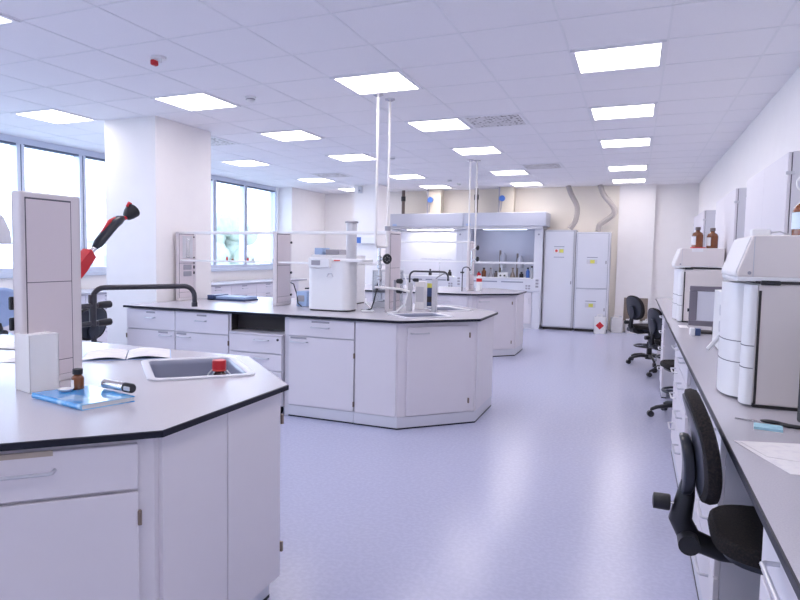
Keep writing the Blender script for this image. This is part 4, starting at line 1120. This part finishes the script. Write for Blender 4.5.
safety_cabinet(-1.05, -.44, 'grey safety cabinet with upper and lower doors, right of the tall one', True, 1.905)
# flexible exhaust hoses above them
def flex(name, label, pts, r):
    P = [Vector(p) for p in pts]; Q = []
    n = len(P)
    for i in range(n-1):
        p0, p1, p2, p3 = P[max(0, i-1)], P[i], P[i+1], P[min(n-1, i+2)]
        for k in range(14):
            u = k/14
            Q.append(.5*((2*p1)+(-p0+p2)*u+(2*p0-5*p1+4*p2-p3)*u*u+(-p0+3*p1-3*p2+p3)*u**3))
    Q.append(P[-1])
    rr = [r*(1+.07*(1 if i % 2 else -1)) for i in range(len(Q))]
    o = MB().tube(Q, rr, 14).build(name, M['hose']); return tag(o, label, 'hose')
flex('exhaust_hose', 'grey ribbed hose curving from the ceiling onto the tall single-door cabinet', [(-1.26, 13.35, CEIL), (-1.20, 13.35, 2.66), (-1.08, 13.35, 2.40), (-1.10, 13.35, 2.15), (-1.20, 13.35, 1.975)], .05)
flex('exhaust_hose', 'grey ribbed hose bending right then back onto the two-door cabinet', [(-.68, 13.35, CEIL), (-.60, 13.35, 2.62), (-.43, 13.35, 2.40), (-.42, 13.35, 2.26), (-.56, 13.35, 2.13), (-.66, 13.35, 2.05), (-.68, 13.35, 1.93)], .05)
# wall grille and cans on the floor
t = thing('wall_grille', 'brown slatted grille low on the white pier behind the farthest chair', 'grille', (.04, 13.5, .22))
MB().box(-.21, .21, -.012, -.001, 0, .44, .003).build('backing', M['brownp'], t)
g = MB()
for k in range(9): g.box(-.20, .20, -.022, -.012, .02+.046*k, .045+.046*k, .002)
g.build('slat', M['brownp'], t)
def can(x, y, w, d, h, label, diamond=False, cat='canister'):
    t = thing('canister', label, cat, (x, y, 0))
    MB().prism(roundpoly(-w/2, w/2, -d/2, d/2, .03), 0, h*.86, .012, 2).build('body', M['plasticwhite'], t)
    MB().tube([(-w*.25, 0, h*.85), (-w*.2, 0, h*.97), (w*.15, 0, h*.97), (w*.2, 0, h*.85)], .012, 8).build('handle', M['plasticwhite'], t)
    MB().cyl((w*.3, 0, h*.85), (w*.3, 0, h*.95), .028, 12).build('cap', M['lgrey'], t)
    if diamond:
        b = MB().box(-.052, .052, -.002, .001, -.052, .052); b.xf(Matrix.Rotation(PI/4, 4, 'Y')); b.xf(Matrix.Translation((0, -d/2-.001, h*.42))); b.build('hazard_diamond', M['red'], t)
can(-.56, 12.95, .21, .15, .36, 'white canister with a red hazard diamond in front of the two-door cabinet', True)
can(-.28, 13.33, .22, .2, .33, 'plain white canister between the red-diamond canister and the pier')
can(.0, 13.33, .24, .18, .30, 'plain white canister below the brown grille, left of the farthest chair')
can(.27, 13.33, .20, .18, .28, 'plain white canister at the right foot of the pier')
# dispenser on the far pillar
t = thing('wall_dispenser', 'small white dispenser with blue end on the rear pillar', 'dispenser', (-4.98, 12.0, 1.72))
MB().box(-.05, .26, -.12, -.001, -.08, .05, .01, 2).build('case', M['white'], t)
MB().box(-.16, -.05, -.11, -.001, -.07, .05, .008).build('blue_end', M['bluep'], t)
t = thing('pillar_bracket', 'small grey bracket at the top of the rear pillar', 'bracket', (-5.1, 12.0, 2.70))
MB().box(-.04, .04, -.05, -.001, -.05, .08, .006).build('plate', M['lgrey'], t)
MB().cyl((0, -.05, .0), (0, -.07, .0), .02, 12).build('bolt', M['grey'], t)

# ------------------------------------------------------------------ outside
struct(MB().box(-90, XL-.35, -60, 90, -4.2, -4.0).build('ground', M['grass']))
def tree(x, y, h, r, label):
    t = thing('tree', label, 'tree', (x, y, -4.0))
    MB().tube([(0, 0, 0), (.1, 0, h*.5), (0, .1, h*.75)], [.3, .22, .12], 8).build('trunk', M['bark'], t)
    b = MB(); rnd = random.Random(int(abs(x*10+y)))
    for k in range(26):
        a = rnd.random()*2*PI; q = rnd.random()**.5*r*.75; zz = h*.62+rnd.random()*h*.45
        b.ell((math.cos(a)*q, math.sin(a)*q, zz), r*.34, r*.34, r*.3, 8, 6)
    b.build('crown', M['leaf'], t)
tree(-26, 37, 7.0, 2.6, 'pale tree outside the far window, right of its middle mullion')
tree(-30, 37.5, 5.4, 2.4, 'pale tree outside the far window, left of its middle mullion')
t = thing('building', 'pale low building outside beyond the far window', 'building', (-48, 54, -4.0))
MB().box(-8, 8, -5, 5, 0, 6.4).build('wall', M['bldg'], t)
MB().extr([(-8.6, 6.4), (8.6, 6.4), (0, 9.0)], 'y', -5.4, 5.4).build('roof', M['bldg'], t)
for k in range(5):
    MB().box(-6.5+k*2.9, -5.1+k*2.9, -5.06, -5.0, 3.2, 5.0).build('window', M['textgrey'], t)
t = thing('street_lamp', 'pale street lamp outside the left window', 'street lamp', (-24, 17.6, -4.0))
MB().cyl((0, 0, 0), (0, 0, 7.6), .07, 10).build('pole', M['lgrey'], t)
MB().tube([(0, 0, 7.5), (.2, .6, 7.8), (.4, 1.3, 7.95)], .05, 8).build('arm', M['lgrey'], t)
MB().ell((.5, 1.6, 7.95), .14, .4, .09).build('lamp_head', M['lgrey'], t)

# ------------------------------------------------------------------ light: overcast sky through the windows
wd = bpy.data.worlds.new('overcast sky'); sc.world = wd; wd.use_nodes = True
nt = wd.node_tree; bg = nt.nodes['Background']
bg.inputs['Color'].default_value = (.67, .81, 1.04, 1); bg.inputs['Strength'].default_value = 4.5
for a, b in ((-4.3, 1.2), (1.2, 6.6), (6.6, 11.9)):     # sampling portals in the window openings
    l = bpy.data.lights.new('window_portal', 'AREA'); l.shape = 'RECTANGLE'; l.size = b-a; l.size_y = 1.6
    l.cycles.is_portal = True
    o = bpy.data.objects.new('window_portal', l); COL.objects.link(o)
    o.matrix_world = Matrix.Translation((XL-.25, (a+b)/2, 1.95)) @ Matrix(((0, 0, -1, 0), (1, 0, 0, 0), (0, -1, 0, 0), (0, 0, 0, 1)))
    o.rotation_euler = (PI/2, 0, -PI/2); o.location = (XL-.25, (a+b)/2, 1.95)

# ------------------------------------------------------------------ camera
f, yaw, pit, roll = 641.8794, .42120, -.07048, .01325
F = Vector((-math.sin(yaw)*math.cos(pit), math.cos(yaw)*math.cos(pit), math.sin(pit)))
R0 = Vector((math.cos(yaw), math.sin(yaw), 0)); U0 = R0.cross(F)
R = math.cos(roll)*R0+math.sin(roll)*U0; U = R.cross(F)
cd = bpy.data.cameras.new('camera'); cam = bpy.data.objects.new('camera', cd); COL.objects.link(cam)
cam.matrix_world = Matrix(((R.x, U.x, -F.x, 0), (R.y, U.y, -F.y, 0), (R.z, U.z, -F.z, HC), (0, 0, 0, 1)))
cd.sensor_width = 36; cd.lens = f*36/800
cd.shift_x = (400-346.69)/800; cd.shift_y = -(300-299.25)/800
cd.clip_start = .02; cd.clip_end = 300
sc.camera = cam
vs = sc.view_settings
vs.view_transform = 'Standard'; vs.look = 'None'; vs.exposure = 0.46; vs.gamma = 1.0; vs.use_curve_mapping = False
